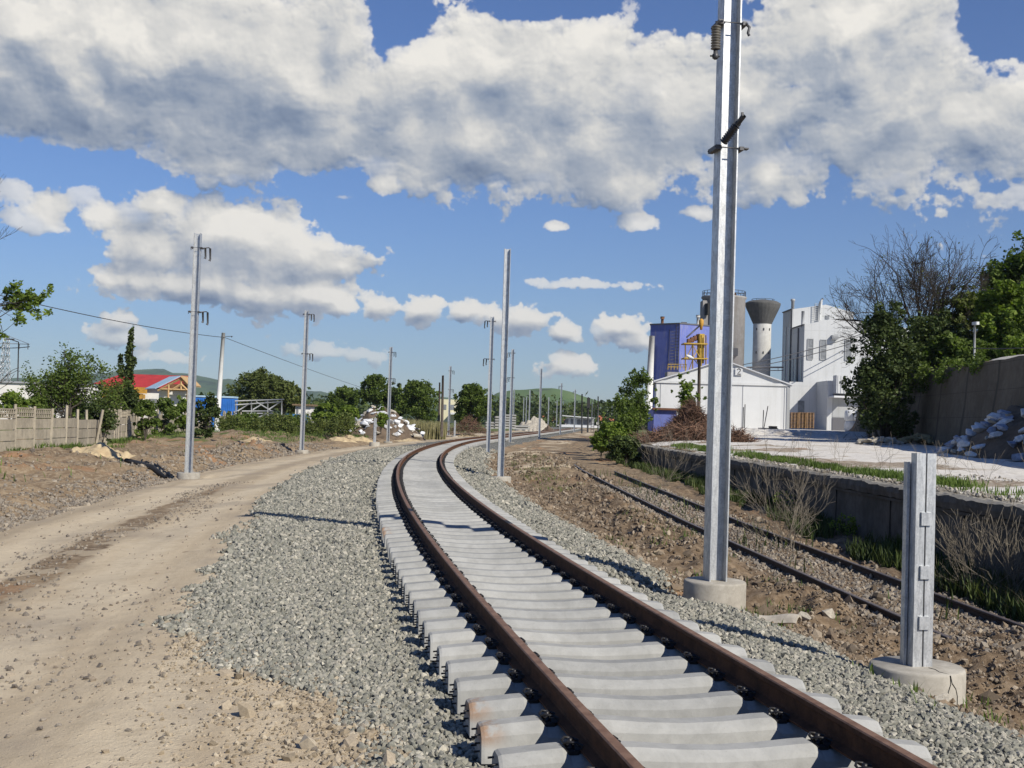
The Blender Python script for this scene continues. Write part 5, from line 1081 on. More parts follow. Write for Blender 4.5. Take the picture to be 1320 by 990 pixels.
heap('sand_heap', 525, 563, 118, 40, .4, M['sandheap'], 'flat sand heap just beyond the mast at the rubble', 'sand heap', 5, 2)
heap('sand_heap', 600, 556, 150, 46, .5, M['sandheap'], 'sand heap below the round tree at the bend', 'sand heap', 6, 2)
RMH = heap('rubble_mound', 490, 556, 121, 118, 3.0, M['earth'], 'dirt mound under the white rubble behind the road', 'mound', 7, 4, 'stuff')
def rock_mesh(seed, m, n=14, sq=.75):
    g2 = np.random.default_rng(seed); import bmesh
    bm = bmesh.new()
    for q in range(n):
        d = g2.normal(size=3); d /= np.linalg.norm(d); bm.verts.new(d*(g2.uniform(.8, 1.05))*[1, .8, sq])
    bmesh.ops.convex_hull(bm, input=bm.verts); bmesh.ops.delete(bm, geom=[v for v in bm.verts if not v.link_faces], context='VERTS')
    bmesh.ops.bevel(bm, geom=bm.edges[:], offset=.05, segments=1, affect='EDGES', clamp_overlap=True)
    for v in bm.verts:
        if v.co.length > 1.1: v.co *= 1.1/v.co.length
    me = bpy.data.meshes.new('stone'); bm.to_mesh(me); bm.free(); me.materials.append(m); return me
RW = [rock_mesh(i, M['bag'], 16, .6) for i in range(5)]; RB = [rock_mesh(20+i, M['bagblue'], 16, .6) for i in range(3)]; RR = [rock_mesh(40+i, M['rubble']) for i in range(5)]; RY = [rock_mesh(60+i, M['rubbleyel']) for i in range(4)]
def scatter(items, meshes, name, cat, group, label, sizes):
    for i, (x, y, z) in enumerate(items):
        o = link(name, random.choice(meshes), None, (x, y, z), None, label=label, category=cat, group=group)
        s = random.uniform(*sizes); o.scale = (s*random.uniform(1, 1.7), s, s*random.uniform(.7, 1)); o.rotation_euler = (random.uniform(-.4, .4), random.uniform(-.4, .4), random.uniform(0, 6.3))
mv = np.array([(v.co.x+RMH.location.x, v.co.y+RMH.location.y, v.co.z+RMH.location.z) for v in RMH.data.vertices]); gzz = H(mv[:, 0], mv[:, 1]); okv = mv[(mv[:, 2]-gzz > .35) & (mv[:, 1] < RMH.location.y+1.2)]
its = [tuple(q_+np.array([0, 0, .1])) for q_ in okv[np.random.default_rng(8).permutation(len(okv))[:80]]]
scatter([i_ for i_ in its[:52]], RW, 'white_chunk', 'chunk', 'white chunks in the rubble heap behind the road', 'white chunk in the big rubble heap behind the road mast', (.28, .62))
scatter([i_ for i_ in its[52:]], RR, 'rubble_stone', 'stone', 'grey brown chunks in the rubble heap behind the road', 'grey brown chunk in the big rubble heap behind the road mast', (.2, .5))
# yard rubble by the retaining wall
def heap3(name, c, rx, ry, h_, m, label, cat, seed):
    n = 40; u = np.linspace(-1, 1, n); A, B = np.meshgrid(u, u); rr = np.sqrt(A*A+B*B); Zz = h_*np.clip(1-rr, 0, 1)**.9*(1+.8*(fbm(A*3+seed, B*3, 4, seed)-.5))-.1
    V = np.stack([A*rx, B*ry, Zz], -1).reshape(-1, 3); ii = np.arange(n*n).reshape(n, n); Fq = np.stack([ii[:-1, :-1], ii[:-1, 1:], ii[1:, 1:], ii[1:, :-1]], -1).reshape(-1, 4)
    o = rawmesh(name, V, Fq, m, smooth=True, label=label, category=cat, kind='stuff'); o.location = c; return o
zy = lambda x, y: float(H(np.array([x]), np.array([y]))[0])
heap3('debris_mound', (21.6, 49, .85), 2.9, 5.5, 2.4, M['earth'], 'earth mound carrying the white and bluish sacks by the retaining wall', 'mound', 3)
def hz3(x, y): 
    r_ = math.hypot((x-21.6)/2.9, (y-49)/5.5); return .75+2.4*max(0, 1-r_)**.9
its = []
while len(its) < 64:
    x, y = random.uniform(18.7, 22.4), random.uniform(43.5, 54)
    if math.hypot((x-21.6)/2.9, (y-49)/5.5) < 1.08 and x < rwx(y)-.7: its.append((x, y, hz3(x, y)+.12))
scatter(its[:30], RW, 'white_sack', 'sack', 'sacks and blocks on the mound by the retaining wall', 'white sack or block on the mound by the retaining wall', (.22, .42))
scatter(its[30:52], RB, 'bluish_block', 'block', 'bluish blocks on the mound by the retaining wall', 'bluish grey block on the mound by the retaining wall', (.25, .48))
scatter(its[52:], RR, 'rubble_stone', 'stone', 'brown stones on the mound by the retaining wall', 'brown stone on the mound by the retaining wall', (.15, .3))
def cone(cx, cy, rx, ry, h_, n, seed):
    g2 = np.random.default_rng(seed); out = []
    for _ in range(n):
        a, r_ = g2.uniform(0, 6.28), g2.random()**.6; x, y = cx+rx*r_*math.cos(a), cy+ry*r_*math.sin(a); out.append((x, y, zy(x, y)+.1+h_*(1-r_)*g2.uniform(.7, 1)))
    return out
c_ = at(1187, 566, 64); scatter(cone(c_[0], 64, 1.15, 1.0, .55, 44, 4), RY, 'ochre_stone', 'stone', 'ochre stones piled below the retaining wall', 'ochre stone in the low pile at the dark foot of the retaining wall', (.17, .34))
c_ = at(1134, 566, 62); scatter(cone(c_[0], 62, 1.1, .9, .35, 28, 5), RR, 'debris_stone', 'stone', 'brown debris chunks below the dark tree', 'brown debris chunk lying below the dense dark tree', (.13, .3))
# --- far centre
def sleeper_stack(px, pyb, Y, rows, wpx, label):
    p = at(px, pyb, Y); o = empty('sleeper_stack', tuple(p), .1, **T_(label, 'stack')); w_ = wpx*Y/FPX
    for r in range(rows):
        mb = MB(); mb.box((0, 1.3, .18+r*.42), (w_, 2.6, .26)); mb.build('sleeper_layer', M['sleeper'], o)
        if r: mb = MB(); mb.box((0, 1.3, r*.42-.02), (w_*.9, .2, .12)); mb.build('spacer', M['wood'], o)
sleeper_stack(645, 553, 185, 5, 14, 'stack of new concrete sleepers just behind the tall bare mast'); sleeper_stack(658, 553, 195, 6, 14, 'taller stack of new concrete sleepers beside the first'); sleeper_stack(632, 553, 190, 3, 12, 'low stack of new concrete sleepers next to the round tree'); sleeper_stack(672, 554, 205, 2, 22, 'lowest long stack of sleepers in front of the stone heap')
heap('stone_heap', 688, 553, 240, 50, 3.2, M['rubble'], 'large pale stone heap beyond the stacked sleepers', 'stone heap', 11, 6)
heap('dark_heap', 707, 555, 232, 20, 1.3, M['earth'], 'small dark heap just right of the pale stone heap', 'heap', 12, 2)
YY = 330.; k_ = YY/FPX; p = at(748, 551, YY); o = empty('platform_canopy', tuple(p), 0, **T_('distant white station building with a slanted canopy roof', 'building'))
mb = MB(); mb.box((0, 3, 6*k_), (34*k_, 6, 13*k_)); mb.build('wall', M['cladgr'], o); mb = MB(); mb.box((0, 1, 1.5*k_), (50*k_, 8, 3*k_)); mb.build('white_base', M['white'], o)
mb = MB(); mb.add([(-24*k_, -2, 15*k_), (18*k_, -2, 13*k_), (18*k_, 8, 13*k_), (-24*k_, 8, 15*k_)], [(0, 1, 2, 3)]); mb.add([(-24*k_, -2, 14*k_), (18*k_, -2, 12*k_), (18*k_, -2, 13*k_), (-24*k_, -2, 15*k_)], [(0, 1, 2, 3)]); mb.build('canopy_roof', M['white'], o)
for px in (-18, -10, -2, 6, 13): mb = MB(); mb.box((px*k_, -.1, 7*k_), (1.0, .1, 6*k_)); mb.build('window', M['trim'], o)
for px, py, w_, Y in ((723, 537, 16, 520), (705, 538, 12, 560), (745, 536, 26, 600), (780, 538, 20, 480), (664, 538, 14, 620)):
    k_ = Y/FPX; p = at(px, 552, Y); o = empty('far_house', tuple(p), random.uniform(-.3, .3), **T_('tiny house with an orange red roof at the foot of the green hill', 'house', group='far houses at the foot of the green hill'))
    h_ = (552-py)*k_*.7; mb = MB(); mb.box((0, 0, h_/2), (w_*k_, 8, h_)); mb.build('wall', M['housewall'], o)
    mb = MB(); W2 = w_*k_/2+.5; mb.add([(-W2, -4.6, h_), (W2, -4.6, h_), (W2, 4.6, h_), (-W2, 4.6, h_), (-W2*.8, 0, h_+(552-py)*k_*.45), (W2*.8, 0, h_+(552-py)*k_*.45)], [(0, 1, 5, 4), (1, 2, 5), (2, 3, 4, 5), (3, 0, 4)]); mb.build('roof', mat('orange_tiles', (.40, .13, .06), .8), o)
o = simple_pole('signal_mast', 757.5, 557, 250, 758.5, 512, .2, .16, M['black'], 'dark signal mast with a ladder beside it far down the line', 'signal')
mb = MB(); mb.box((0, -.2, 6.2), (.7, .3, 2.2)); mb.build('signal_head', M['black'], o); mb = MB()
for q in (.7, 1.3): mb.tube([(q, 0, 0), (q, 0, 7)], .06, 4)
for i in range(12): mb.tube([(.7, 0, .6*i), (1.3, 0, .6*i)], .05, 4)
mb.build('ladder', M['steeldark'], o)
simple_pole('dark_mast', 750, 557, 225, 750.3, 508, .16, .13, M['black'], 'dark thin mast standing alone just before the signal mast', 'mast')
simple_pole('dark_mast', 771, 552, 190, 771, 511, .1, .1, M['steeldark'], 'thin dark pole behind the shrubs at the platform end', 'pole')
# distant tree belts and hills
def hillmesh(name, prof, Y, depth, m, seed, rough=2.):
    px = np.array([a for a, b in prof], float); pz = np.array([at(a, b, Y)[2] for a, b in prof]); X_ = np.array([at(a, 520, Y)[0] for a, b in prof]); n = 160; x = np.linspace(X_[0], X_[-1], n); rows = 26; vs = []
    for j in range(rows):
        t = j/(rows-1); sh = math.sin(t*math.pi/2) if True else t; yv = Y-depth*(1-t)
        top = np.interp(x, X_, pz)+(fbm(x*.02, x*0+1.5, 4, seed)-.5)*rough*4
        vs.append(np.stack([x*(yv/Y), np.full(n, yv), -6+(top+6)*sh+(fbm(x*.01+j*.7, x*0+j*.5, 3, seed+2)-.5)*rough*3*math.sin(t*math.pi)], -1))
    yv = Y+depth*.5; vs.append(np.stack([x*(yv/Y), np.full(n, yv), np.full(n, -30.)], -1))
    V = np.concatenate(vs); rws = rows+1; ii = np.arange(rws*n).reshape(rws, n); Fq = np.stack([ii[:-1, :-1], ii[:-1, 1:], ii[1:, 1:], ii[1:, :-1]], -1).reshape(-1, 4)
    return rawmesh(name, V, Fq, m, smooth=True, kind='structure')
def hillmat(name, a, b, c, sc):
    m = bpy.data.materials.new(name); m.use_nodes = True; N = NT(m.node_tree); bb = N.n['Principled BSDF']; p_ = N.new('ShaderNodeNewGeometry').outputs['Position']
    mp = N.new('ShaderNodeMapping'); N.l.new(p_, mp.inputs[0]); mp.inputs['Scale'].default_value = (1, .25, 1)
    q = N.mix(N.ramp(N.noise(mp.outputs[0], sc, 5, .6), .42, .58), a, b); q = N.mix(N.ramp(N.noise(mp.outputs[0], sc*4, 5, .65), .52, .64), q, c); N.l.new(q, bb.inputs['Base Color']); bb.inputs['Roughness'].default_value = .95; return m
hillmesh('green_hill', [(560, 548), (600, 532), (622, 519), (640, 508), (660, 504), (690, 502), (712, 502), (735, 506), (756, 513), (772, 518), (800, 526), (850, 532), (900, 545)], 1500, 700, hillmat('green_hill', (.07, .125, .03), (.10, .15, .045), (.035, .06, .02), .012), 3, .8)
hillmesh('far_hills', [(-400, 500), (-100, 492), (60, 490), (150, 481), (200, 480), (240, 484), (262, 491), (300, 493), (345, 499), (380, 508), (430, 508), (470, 506), (560, 514), (640, 522), (720, 530), (900, 540), (1500, 560)], 4200, 2200, hillmat('far_hills', (.045, .085, .045), (.07, .115, .05), (.028, .055, .035), .0035), 5, 6)
hillmesh('wooded_rise', [(690, 548), (740, 526), (765, 521), (790, 517), (820, 514), (850, 518), (900, 524), (980, 535), (1100, 548)], 900, 400, hillmat('wooded_rise', (.06, .11, .03), (.09, .14, .04), (.03, .05, .018), .03), 8, .8)
g4 = np.random.default_rng(77); cl = []
for i in range(150):
    px = g4.uniform(625, 900); Y = g4.uniform(420, 760); p = at(px, 547+g4.uniform(-2, 3), Y); r_ = g4.uniform(3, 8); cl.append((p[0], p[1], -.5+r_*.6, r_*1.3, r_, r_))
for i in range(220):
    px = g4.uniform(-200, 620); Y = g4.uniform(300, 1200); p = at(px, 540, Y); r_ = g4.uniform(3, 7); cl.append((p[0], p[1], -.5+r_*.6, r_*1.5, r_, r_))
leaf_cloud('distant_woods', cl, 60000, 1.5, M['leafC'], seed=31, shell=.7, kind='stuff', label='belts of dark woods far off below the hills', category='woods')

SPX, SPY = np.meshgrid(np.linspace(-1, 1, 24), np.linspace(-1, 1, 24)); cx0, cy0 = rwx(59)+1.7, 59.
gz = H(cx0+SPX*1.6, cy0+SPY*4.5); V = np.stack([SPX*1.6, SPY*4.5, gz-5.2+.3*np.clip(1-np.hypot(SPX, SPY), 0, 1)-.03+.06*fbm(SPX*6, SPY*9, 3, 3)], -1).reshape(-1, 3); ii = np.arange(576).reshape(24, 24)
o = rawmesh('pale_spoil', V, np.stack([ii[:-1, :-1], ii[:-1, 1:], ii[1:, 1:], ii[1:, :-1]], -1).reshape(-1, 4), mat('pale_spoil', (.55, .52, .46), .95, 0, .4, 2, .8, 9), smooth=True, kind='stuff', label='patch of pale spoil on top of the retaining wall', category='spoil'); o.location = (cx0, cy0, 5.2)

g9 = np.random.default_rng(91); cl = []
for i in range(46):
    y = g9.uniform(56, 80); r_ = g9.uniform(.25, .6); cl.append((rwx(y)-.25+g9.uniform(-.3, .4), y, 5.2-g9.random()**2*2.0*(y-52)/28, r_, r_, r_*1.2))
o = empty('hanging_shrub', (rwx(68), 68, 5.2), label='green growth spilling over the top of the retaining wall beside the dark tree', category='shrub')
cl2 = [(a-rwx(68), b-68, c-5.2, d, e, f) for a, b, c, d, e, f in cl]; mb = MB()
for q in cl2[:16]: mb.tube([(q[0]+.8, q[1], .1), (q[0]+.2, q[1], .15), q[:3]], [.04, .03, .015], 4)
mb.build('stem', M['bark'], o); leaf_cloud('foliage', cl2, 9000, .13, M['leafA'], o, seed=91, shell=.2)
# ------------------------------------------------------------------ loose stone
PHI = (1+5**.5)/2
ICO = np.array([(-1, PHI, 0), (1, PHI, 0), (-1, -PHI, 0), (1, -PHI, 0), (0, -1, PHI), (0, 1, PHI), (0, -1, -PHI), (0, 1, -PHI), (PHI, 0, -1), (PHI, 0, 1), (-PHI, 0, -1), (-PHI, 0, 1)])/math.sqrt(1+PHI*PHI)
IF = np.array([(0,11,5),(0,5,1),(0,1,7),(0,7,10),(0,10,11),(1,5,9),(5,11,4),(11,10,2),(10,7,6),(7,1,8),(3,9,4),(3,4,2),(3,2,6),(3,6,8),(3,8,9),(4,9,5),(2,4,11),(6,2,10),(8,6,7),(9,8,1)])
def stones(name, x, y, z, size, m, seed, **tags):
    g5 = np.random.default_rng(seed); n = len(x)
    B = ICO[None]*(1+.28*g5.normal(size=(n, 12, 1)).clip(-1.6, 1.4)); B = B*(g5.uniform(.6, 1.25, (n, 1, 3)))
    q = g5.normal(size=(n, 4)); q /= np.linalg.norm(q, axis=1)[:, None]; w_, a, b, c = q.T
    Rm = np.stack([np.stack([1-2*(b*b+c*c), 2*(a*b-c*w_), 2*(a*c+b*w_)], -1), np.stack([2*(a*b+c*w_), 1-2*(a*a+c*c), 2*(b*c-a*w_)], -1), np.stack([2*(a*c-b*w_), 2*(b*c+a*w_), 1-2*(a*a+b*b)], -1)], 1)
    V = np.einsum('nij,nkj->nki', Rm, B)*size[:, None, None]+np.stack([x, y, z], -1)[:, None]
    Fq = (IF[None]+(np.arange(n)*12)[:, None, None]).reshape(-1, 3)
    return rawmesh(name, V.reshape(-1, 3), Fq, m, **tags)
def stonemat(name, cols, rough=.9):
    m = bpy.data.materials.new(name); m.use_nodes = True; N = NT(m.node_tree); b = N.n['Principled BSDF']; r_ = N.new('ShaderNodeNewGeometry').outputs['Random Per Island']
    cr_ = N.new('ShaderNodeValToRGB'); N.l.new(r_, cr_.inputs[0]); e = cr_.color_ramp.elements; e[0].color = (*cols[0], 1); e[1].color = (*cols[-1], 1)
    for i, c in enumerate(cols[1:-1]): q = e.new((i+1)/(len(cols)-1)); q.color = (*c, 1)
    p_ = N.new('ShaderNodeNewGeometry').outputs['Position']; nn = N.noise(p_, 60, 4, .65)
    N.l.new(N.mix(N.ramp(nn, .4, .65, 0, .5), cr_.outputs[0], N.mix(1, cr_.outputs[0], (.6, .6, .6), 'MULTIPLY')), b.inputs['Base Color']); b.inputs['Roughness'].default_value = rough; b.inputs['Specular IOR Level'].default_value = .25; return m
BM = stonemat('ballast_stone', [(.13, .13, .11), (.27, .26, .215), (.18, .18, .15), (.36, .335, .275), (.20, .197, .168), (.45, .42, .345)])
DM = stonemat('dirt_stone', [(.13, .095, .065), (.25, .19, .13), (.09, .07, .05), (.34, .28, .21), (.18, .135, .09), (.11, .085, .06)])
GM_ = stonemat('gravel_mixed', [(.18, .145, .11), (.32, .275, .215), (.14, .12, .10), (.25, .22, .18)])
g6 = np.random.default_rng(55)
def blx(y): return -np.interp(y, [5, 6.5, 8.5, 9.7, 10.8, 12, 31, 50, 74, 120, 200], [1.9, 2.0, 2.1, 2.5, 3.3, 3.6, 4.1, 4.6, 5.4, 5.6, 5.8])
def field_pts(y0, y1, dens_, o0, o1, keep, g7):
    area = (y1-y0)*(o1-o0); n = int(area*dens_); y = g7.uniform(y0, y1, n); o = g7.uniform(o0, o1, n); x = xc(y)+o/np.cos(np.interp(y, ty_, th_)); k = keep(x, y, o); return x[k], y[k], o[k]
def inview(x, y):
    u = x/np.maximum(y, .1); return (np.abs(u) < .47) & (y > 5)
def kb(x, y, o):
    edge = np.where(o < 0, o-blx(y), 2.95-o)+(fbm(x*1.3, y*1.3, 4, 81)-.5)*np.where(o < 0, .9, .6)
    fr = g6.random(len(x)); return inview(x, y) & (edge > g6.normal(size=len(x))*.08) & ((np.abs(o) > 1.30) | (fr < .35))
X_, Y_, Z_, SZ = [], [], [], []
for (y0, y1, dn, s0) in ((5.2, 11, 1500, .0195), (11, 17, 950, .0225), (17, 28, 420, .030), (28, 48, 170, .040), (48, 85, 55, .055)):
    x, y, o = field_pts(y0, y1, dn, -6.5, 3.3, kb, g6); z = H(x, y); s_ = s0*g6.uniform(.65, 1.5, len(x)); X_.append(x); Y_.append(y); SZ.append(s_); Z_.append(z+s_*g6.uniform(-.2, .9, len(x)))
x, y, z, s_ = map(np.concatenate, (X_, Y_, Z_, SZ)); print('ballast stones', len(x))
stones('ballast', x, y, z, s_, BM, 1, kind='stuff', label='grey green crushed stone ballast around the new track', category='ballast')
# brown stones: spill at the ballast edge, right-hand dirt, left bank
def add_field(name, specs, m, seed, label, cat):
    A = [[], [], [], []]; g7 = np.random.default_rng(seed)
    for (y0, y1, dn, o0, o1, s0, fn) in specs:
        x, y, o = field_pts(y0, y1, dn, o0, o1, lambda x, y, o: inview(x, y) & fn(x, y, o, g7), g7); z = H(x, y); s_ = s0*np.exp((g7.normal(size=len(x))*.45).clip(-1.2, .75)); A[0].append(x); A[1].append(y); A[2].append(z+s_*.25); A[3].append(s_)
    x, y, z, s_ = map(np.concatenate, A); print(name, len(x)); stones(name, x, y, z, s_, m, seed, kind='stuff', label=label, category=cat)
cl8 = lambda x, y, g7, f=1.1, th=.0: (fbm(x*f, y*f, 3, 91)-.5+g7.normal(size=len(x))*.10) > th
offold = lambda x, y: (np.abs(x-oldx(y)) > 1.35)
SM = stonemat('spill_stone', [(.24, .19, .13), (.36, .30, .215), (.18, .145, .10), (.42, .36, .27), (.28, .225, .16)])
add_field('road_spill', [(5.2, 12.4, 900, -3.6, -1.5, .0125, lambda x, y, o, g7: (o < blx(y)+.35) & (g7.random(len(x)) < np.exp(-np.clip(blx(y)-o, 0, 9)/.5))), (5.2, 11, 12, -3, -1.5, .035, lambda x, y, o, g7: (o < blx(y)+.2) & (o > blx(y)-.8))], SM, 2, 'tan clods and stones spilling from the ballast edge onto the road', 'rubble')
add_field('dirt_rubble', [
    (6, 20, 520, 2.7, 7.5, .015, lambda x, y, o, g7: (x < wallx(y)-.2) & cl8(x, y, g7, 1.1, -.06)), (20, 45, 90, 2.7, 9, .034, lambda x, y, o, g7: (x < wallx(y)-.2) & offold(x, y) & cl8(x, y, g7, .8, -.02)), (45, 85, 25, 2.7, 8, .05, lambda x, y, o, g7: cl8(x, y, g7, .5, .0)),
    (6, 20, 5, 2.9, 7.5, .05, lambda x, y, o, g7: (x < wallx(y)-.2))], DM, 3, 'brown clods and stones along the ballast edge and the old siding', 'rubble')
add_field('gravel', [(5.2, 12, 26, -8, -2, .010, lambda x, y, o, g7: g7.random(len(x)) < .8), (9, 16, 60, -5.5, -3.4, .014, lambda x, y, o, g7: cl8(x, y, g7, .9, .03)), (12, 40, 34, -7.2, -4.3, .019, lambda x, y, o, g7: np.abs(o+6.2+.5*np.sin(y*.4)) < .5), (12, 34, 5, -8.6, -4, .016, lambda x, y, o, g7: o < 0),
    (18, 45, 120, -10.6, -8.7, .030, lambda x, y, o, g7: cl8(x, y, g7, .7, -.12)), (45, 90, 40, -12, -9, .045, lambda x, y, o, g7: cl8(x, y, g7, .5, -.08)), (18, 50, 14, -16, -10, .035, lambda x, y, o, g7: cl8(x, y, g7, .5, .0))], GM_, 5, 'mixed gravel strewn along both sides of the haul road', 'gravel')
# stones inside the old track and white crumbs on the yard
add_field('siding_gravel', [(11, 45, 130, 3.5, 11, .024, lambda x, y, o, g7: (np.abs(x-oldx(y)) < 1.25))], GM_, 7, 'old grey gravel between the rails of the siding', 'gravel')
WM_ = stonemat('white_rubble', [(.38, .35, .30), (.28, .25, .21), (.20, .18, .145), (.46, .43, .375)])
g7 = np.random.default_rng(9); n = 7000; y = g7.uniform(18, 48, n); x = wallx(y)+.1+g7.uniform(0, 1, n)**1.5*11; k = inview(x, y) & ((x-wallx(y) < .7) | ((y < 34) & (x-wallx(y) > 3)) & (fbm(x*.5, y*.5, 3, 44) > .52)); x, y = x[k], y[k]; s_ = .022*np.exp((g7.normal(size=len(x))*.5).clip(-1, .9))
stones('yard_crumbs', x, y, np.where(x-wallx(y) < .7, WT+.03, H(x, y))+s_*.3, s_, WM_, 11, kind='stuff', label='pale crumbs and lumps scattered over the white yard and coping', category='rubble')
# ------------------------------------------------------------------ grass, twigs, brush
M['drydark'] = leafmat('shaded_dry_grass', (.10, .085, .045), (.20, .17, .10), .1)  # dry grass colour darkened to hold the shade below the wall
def blades(name, P, h_, m, seed, wid=.012, lean=.5, **tags):
    g8 = np.random.default_rng(seed); n = len(P); a = g8.uniform(0, 6.283, n); hh = h_*g8.uniform(.5, 1.3, n); d = np.stack([np.cos(a), np.sin(a), 0*a], -1); tip = P+d*(hh*lean*g8.uniform(.1, 1, n))[:, None]+np.stack([0*a, 0*a, hh], -1)
    mid = P*.45+tip*.55+np.stack([0*a, 0*a, hh*.12], -1); b = np.stack([-np.sin(a), np.cos(a), 0*a], -1)*wid
    V = np.stack([P-b, P+b, mid+b*.7, mid-b*.7, tip], 1).reshape(-1, 3); i = np.arange(n)*5; Fq = np.concatenate([np.stack([i, i+1, i+2], -1), np.stack([i, i+2, i+3], -1), np.stack([i+3, i+2, i+4], -1)]); return rawmesh(name, V, Fq, m, **tags)
def patch(n, fx_, y0, y1, dx0, dx1, seed, th=.5, f=.6, zz=None):
    g9 = np.random.default_rng(seed); y = g9.uniform(y0, y1, n); x = fx_(y)+g9.uniform(dx0, dx1, n); k = fbm(x*f, y*f, 3, seed) > th; x, y = x[k], y[k]; return np.stack([x, y, (H(x, y) if zz is None else np.full(len(x), zz))-.02], -1)
blades('verge_grass', np.concatenate([patch(26000, wallx, 19, 62, .75, 1.7, 3, .44), patch(5000, wallx, 19, 60, .4, 2.6, 5, .57)]), .17, M['grass'], 1, .012, .6, kind='stuff', label='strip of fresh green grass along the top of the loading platform', category='grass')
blades('wall_weeds', np.concatenate([patch(22000, wallx, 15, 76, -1.35, -.05, 7, .45), patch(1500, lambda y: oldx(y), 16, 55, -.7, 1.0, 8, .66, 2.)]), .34, M['leafC'], 2, .014, .7, kind='stuff', label='shaded weeds and grass at the foot of the platform wall', category='weeds')
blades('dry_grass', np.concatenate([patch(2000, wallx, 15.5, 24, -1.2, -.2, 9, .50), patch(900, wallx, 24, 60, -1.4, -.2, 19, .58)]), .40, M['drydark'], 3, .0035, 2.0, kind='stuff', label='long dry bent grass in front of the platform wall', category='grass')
fence_x = lambda y: np.interp(y, fy, fx)
blades('field_grass', np.concatenate([patch(9000, fence_x, 50, 130, .1, 1.2, 13, .52, 1.2), patch(30000, lambda y: xc(y)-16, 90, 165, -16, 3.5, 15, .47, .25), patch(1500, lambda y: xc(y)-14, 30, 75, -6, 3, 17, .66, 1.5)]), .26, M['grass'], 4, .02, .9, kind='stuff', label='rough green grass along the fence and before the rubble heap', category='grass')
blades('dirt_tufts', np.concatenate([patch(5200, lambda y: oldx(y)-2.0, 9, 30, -1.6, .9, 23, .66, 1.3), patch(5000, xc, 42, 78, 4.2, 6.6, 24, .60, .6)]), .13, M['grass'], 5, .009, .7, kind='stuff', label='small green tufts on the dirt between new track and old siding', category='grass')
def twigbush(name, p, h_, nst, m, label, cat, seed, spread=.8, L=None, depth=3, r0=.012, leaf=None):
    g8 = np.random.default_rng(seed); mb = MB(); out = []
    for i in range(nst):
        d = np.array([g8.normal()*spread, g8.normal()*spread, 1.]); d /= np.linalg.norm(d); branches(mb, np.array([g8.normal()*.12, g8.normal()*.12, -.05]), d, (L or h_*.5), r0, depth, g8, out, .4, .12, (2, 3), .003, 3, .7, 4)
    if leaf:
        o = empty(name, tuple(p), label=label, category=cat); mb.build('stem', m, o); leaf_cloud('foliage', [(*q, .09, .09, .08) for q in out], leaf, .05, M['leafB'], o, seed=seed, shell=.1)
    else: o = mb.build(name, m, None, label=label, category=cat); o.location = p
    return o
for i, (px, py, Y, h_, lb) in enumerate([(1008, 700, 27, 1.7, 'large leafless twiggy shrub by the siding rail, before the platform wall'), (858, 640, 46, 1.9, 'leafless twiggy shrub against the far part of the platform wall'), (1020, 708, 25.5, 1.0, 'small spreading dry shrub at the foot of the large twiggy one'), (1255, 760, 20, 1.1, 'dry tangled shrub in the shade behind the short steel post'), (1300, 770, 19.5, 1.2, 'dry tangled shrub at the photo edge below the platform wall')]):
    p = atz(px, py, float(oldz(Y))-.12) if False else at(px, py, Y); p[2] = float(H(np.array([p[0]]), np.array([p[1]]))[0]); twigbush('dry_shrub', p, h_, 8, M['twig'], lb, 'shrub', 90+i, .55, None, 4, .008)
for i, (x, y, lb) in enumerate([(8.1, 17.2, 'small yellow flowered weed in the shade by the short steel post'), (8.2, 28.5, 'small leafy weed standing out against the dark platform wall'), (8.0, 34, 'leafy weed at the foot of the platform wall, farther along')]):
    twigbush('leafy_weed', (x, y, float(H(np.array([x]), np.array([y]))[0])), .55, 5, M['twig'], lb, 'weed', 120+i, .4, .28, 2, .005, 500)
# brown brush pile on the platform
def brushpile(px, py, Y, w_, h_, n, label, seed):
    g8 = np.random.default_rng(seed); p = at(px, py, Y); n_ = n; u = g8.normal(size=(n_, 3))*[w_/4, w_/7, 0]; rr = np.clip(1-np.abs(u[:, 0])/(w_/2), 0, 1); a = u.copy(); a[:, 2] = h_*rr*g8.random(n_)
    d = g8.normal(size=(n_, 3))*[1, 1, .5]; d /= np.linalg.norm(d, axis=1)[:, None]; L = g8.uniform(.3, 1.0, n_)[:, None]; b = a+d*L; m_ = (a+b)/2+g8.normal(size=(n_, 3))*.08; wv = np.cross(d, g8.normal(size=(n_, 3))); wv /= np.linalg.norm(wv, axis=1)[:, None]; wv *= .016
    V = np.stack([a-wv, a+wv, m_+wv, m_-wv, b], 1).reshape(-1, 3); i = np.arange(n_)*5; Fq = np.concatenate([np.stack([i, i+1, i+2], -1), np.stack([i, i+2, i+3], -1), np.stack([i+3, i+2, i+4], -1)])
    o = rawmesh('brush_pile', V, Fq, M['brush'], label=label, category='brush pile'); o.location = p; return o
brushpile(885, 571, 72, 6.8, 1.1, 7000, 'long low pile of brown cut brush on the platform', 1); brushpile(890, 566, 76, 3.6, 2.5, 7000, 'tall heap of brown brush under the sapling', 2); brushpile(948, 576, 66, 2.2, .9, 2200, 'small brown brush heap just right of the nearest mast', 3); brushpile(604, 557, 150, 5, 2.2, 1500, 'reddish brush thicket below the round tree', 4)
brushpile(1195, 569, 70, 5.5, 1.6, 4500, 'dark dead brush against the foot of the retaining wall', 5)
for i in range(9):
    y = 24+i*2.6; x = wallx(y)+2.2+random.random()*1.6; twigbush('dry_stalks', (x, y, float(H(np.array([x]), np.array([y]))[0])), .9, 4, M['twig'], 'thin dry weed stalks standing on the edge of the white yard', 'weed', 150+i, .35, .5, 2, .004)['group'] = 'dry weed stalks on the yard edge'
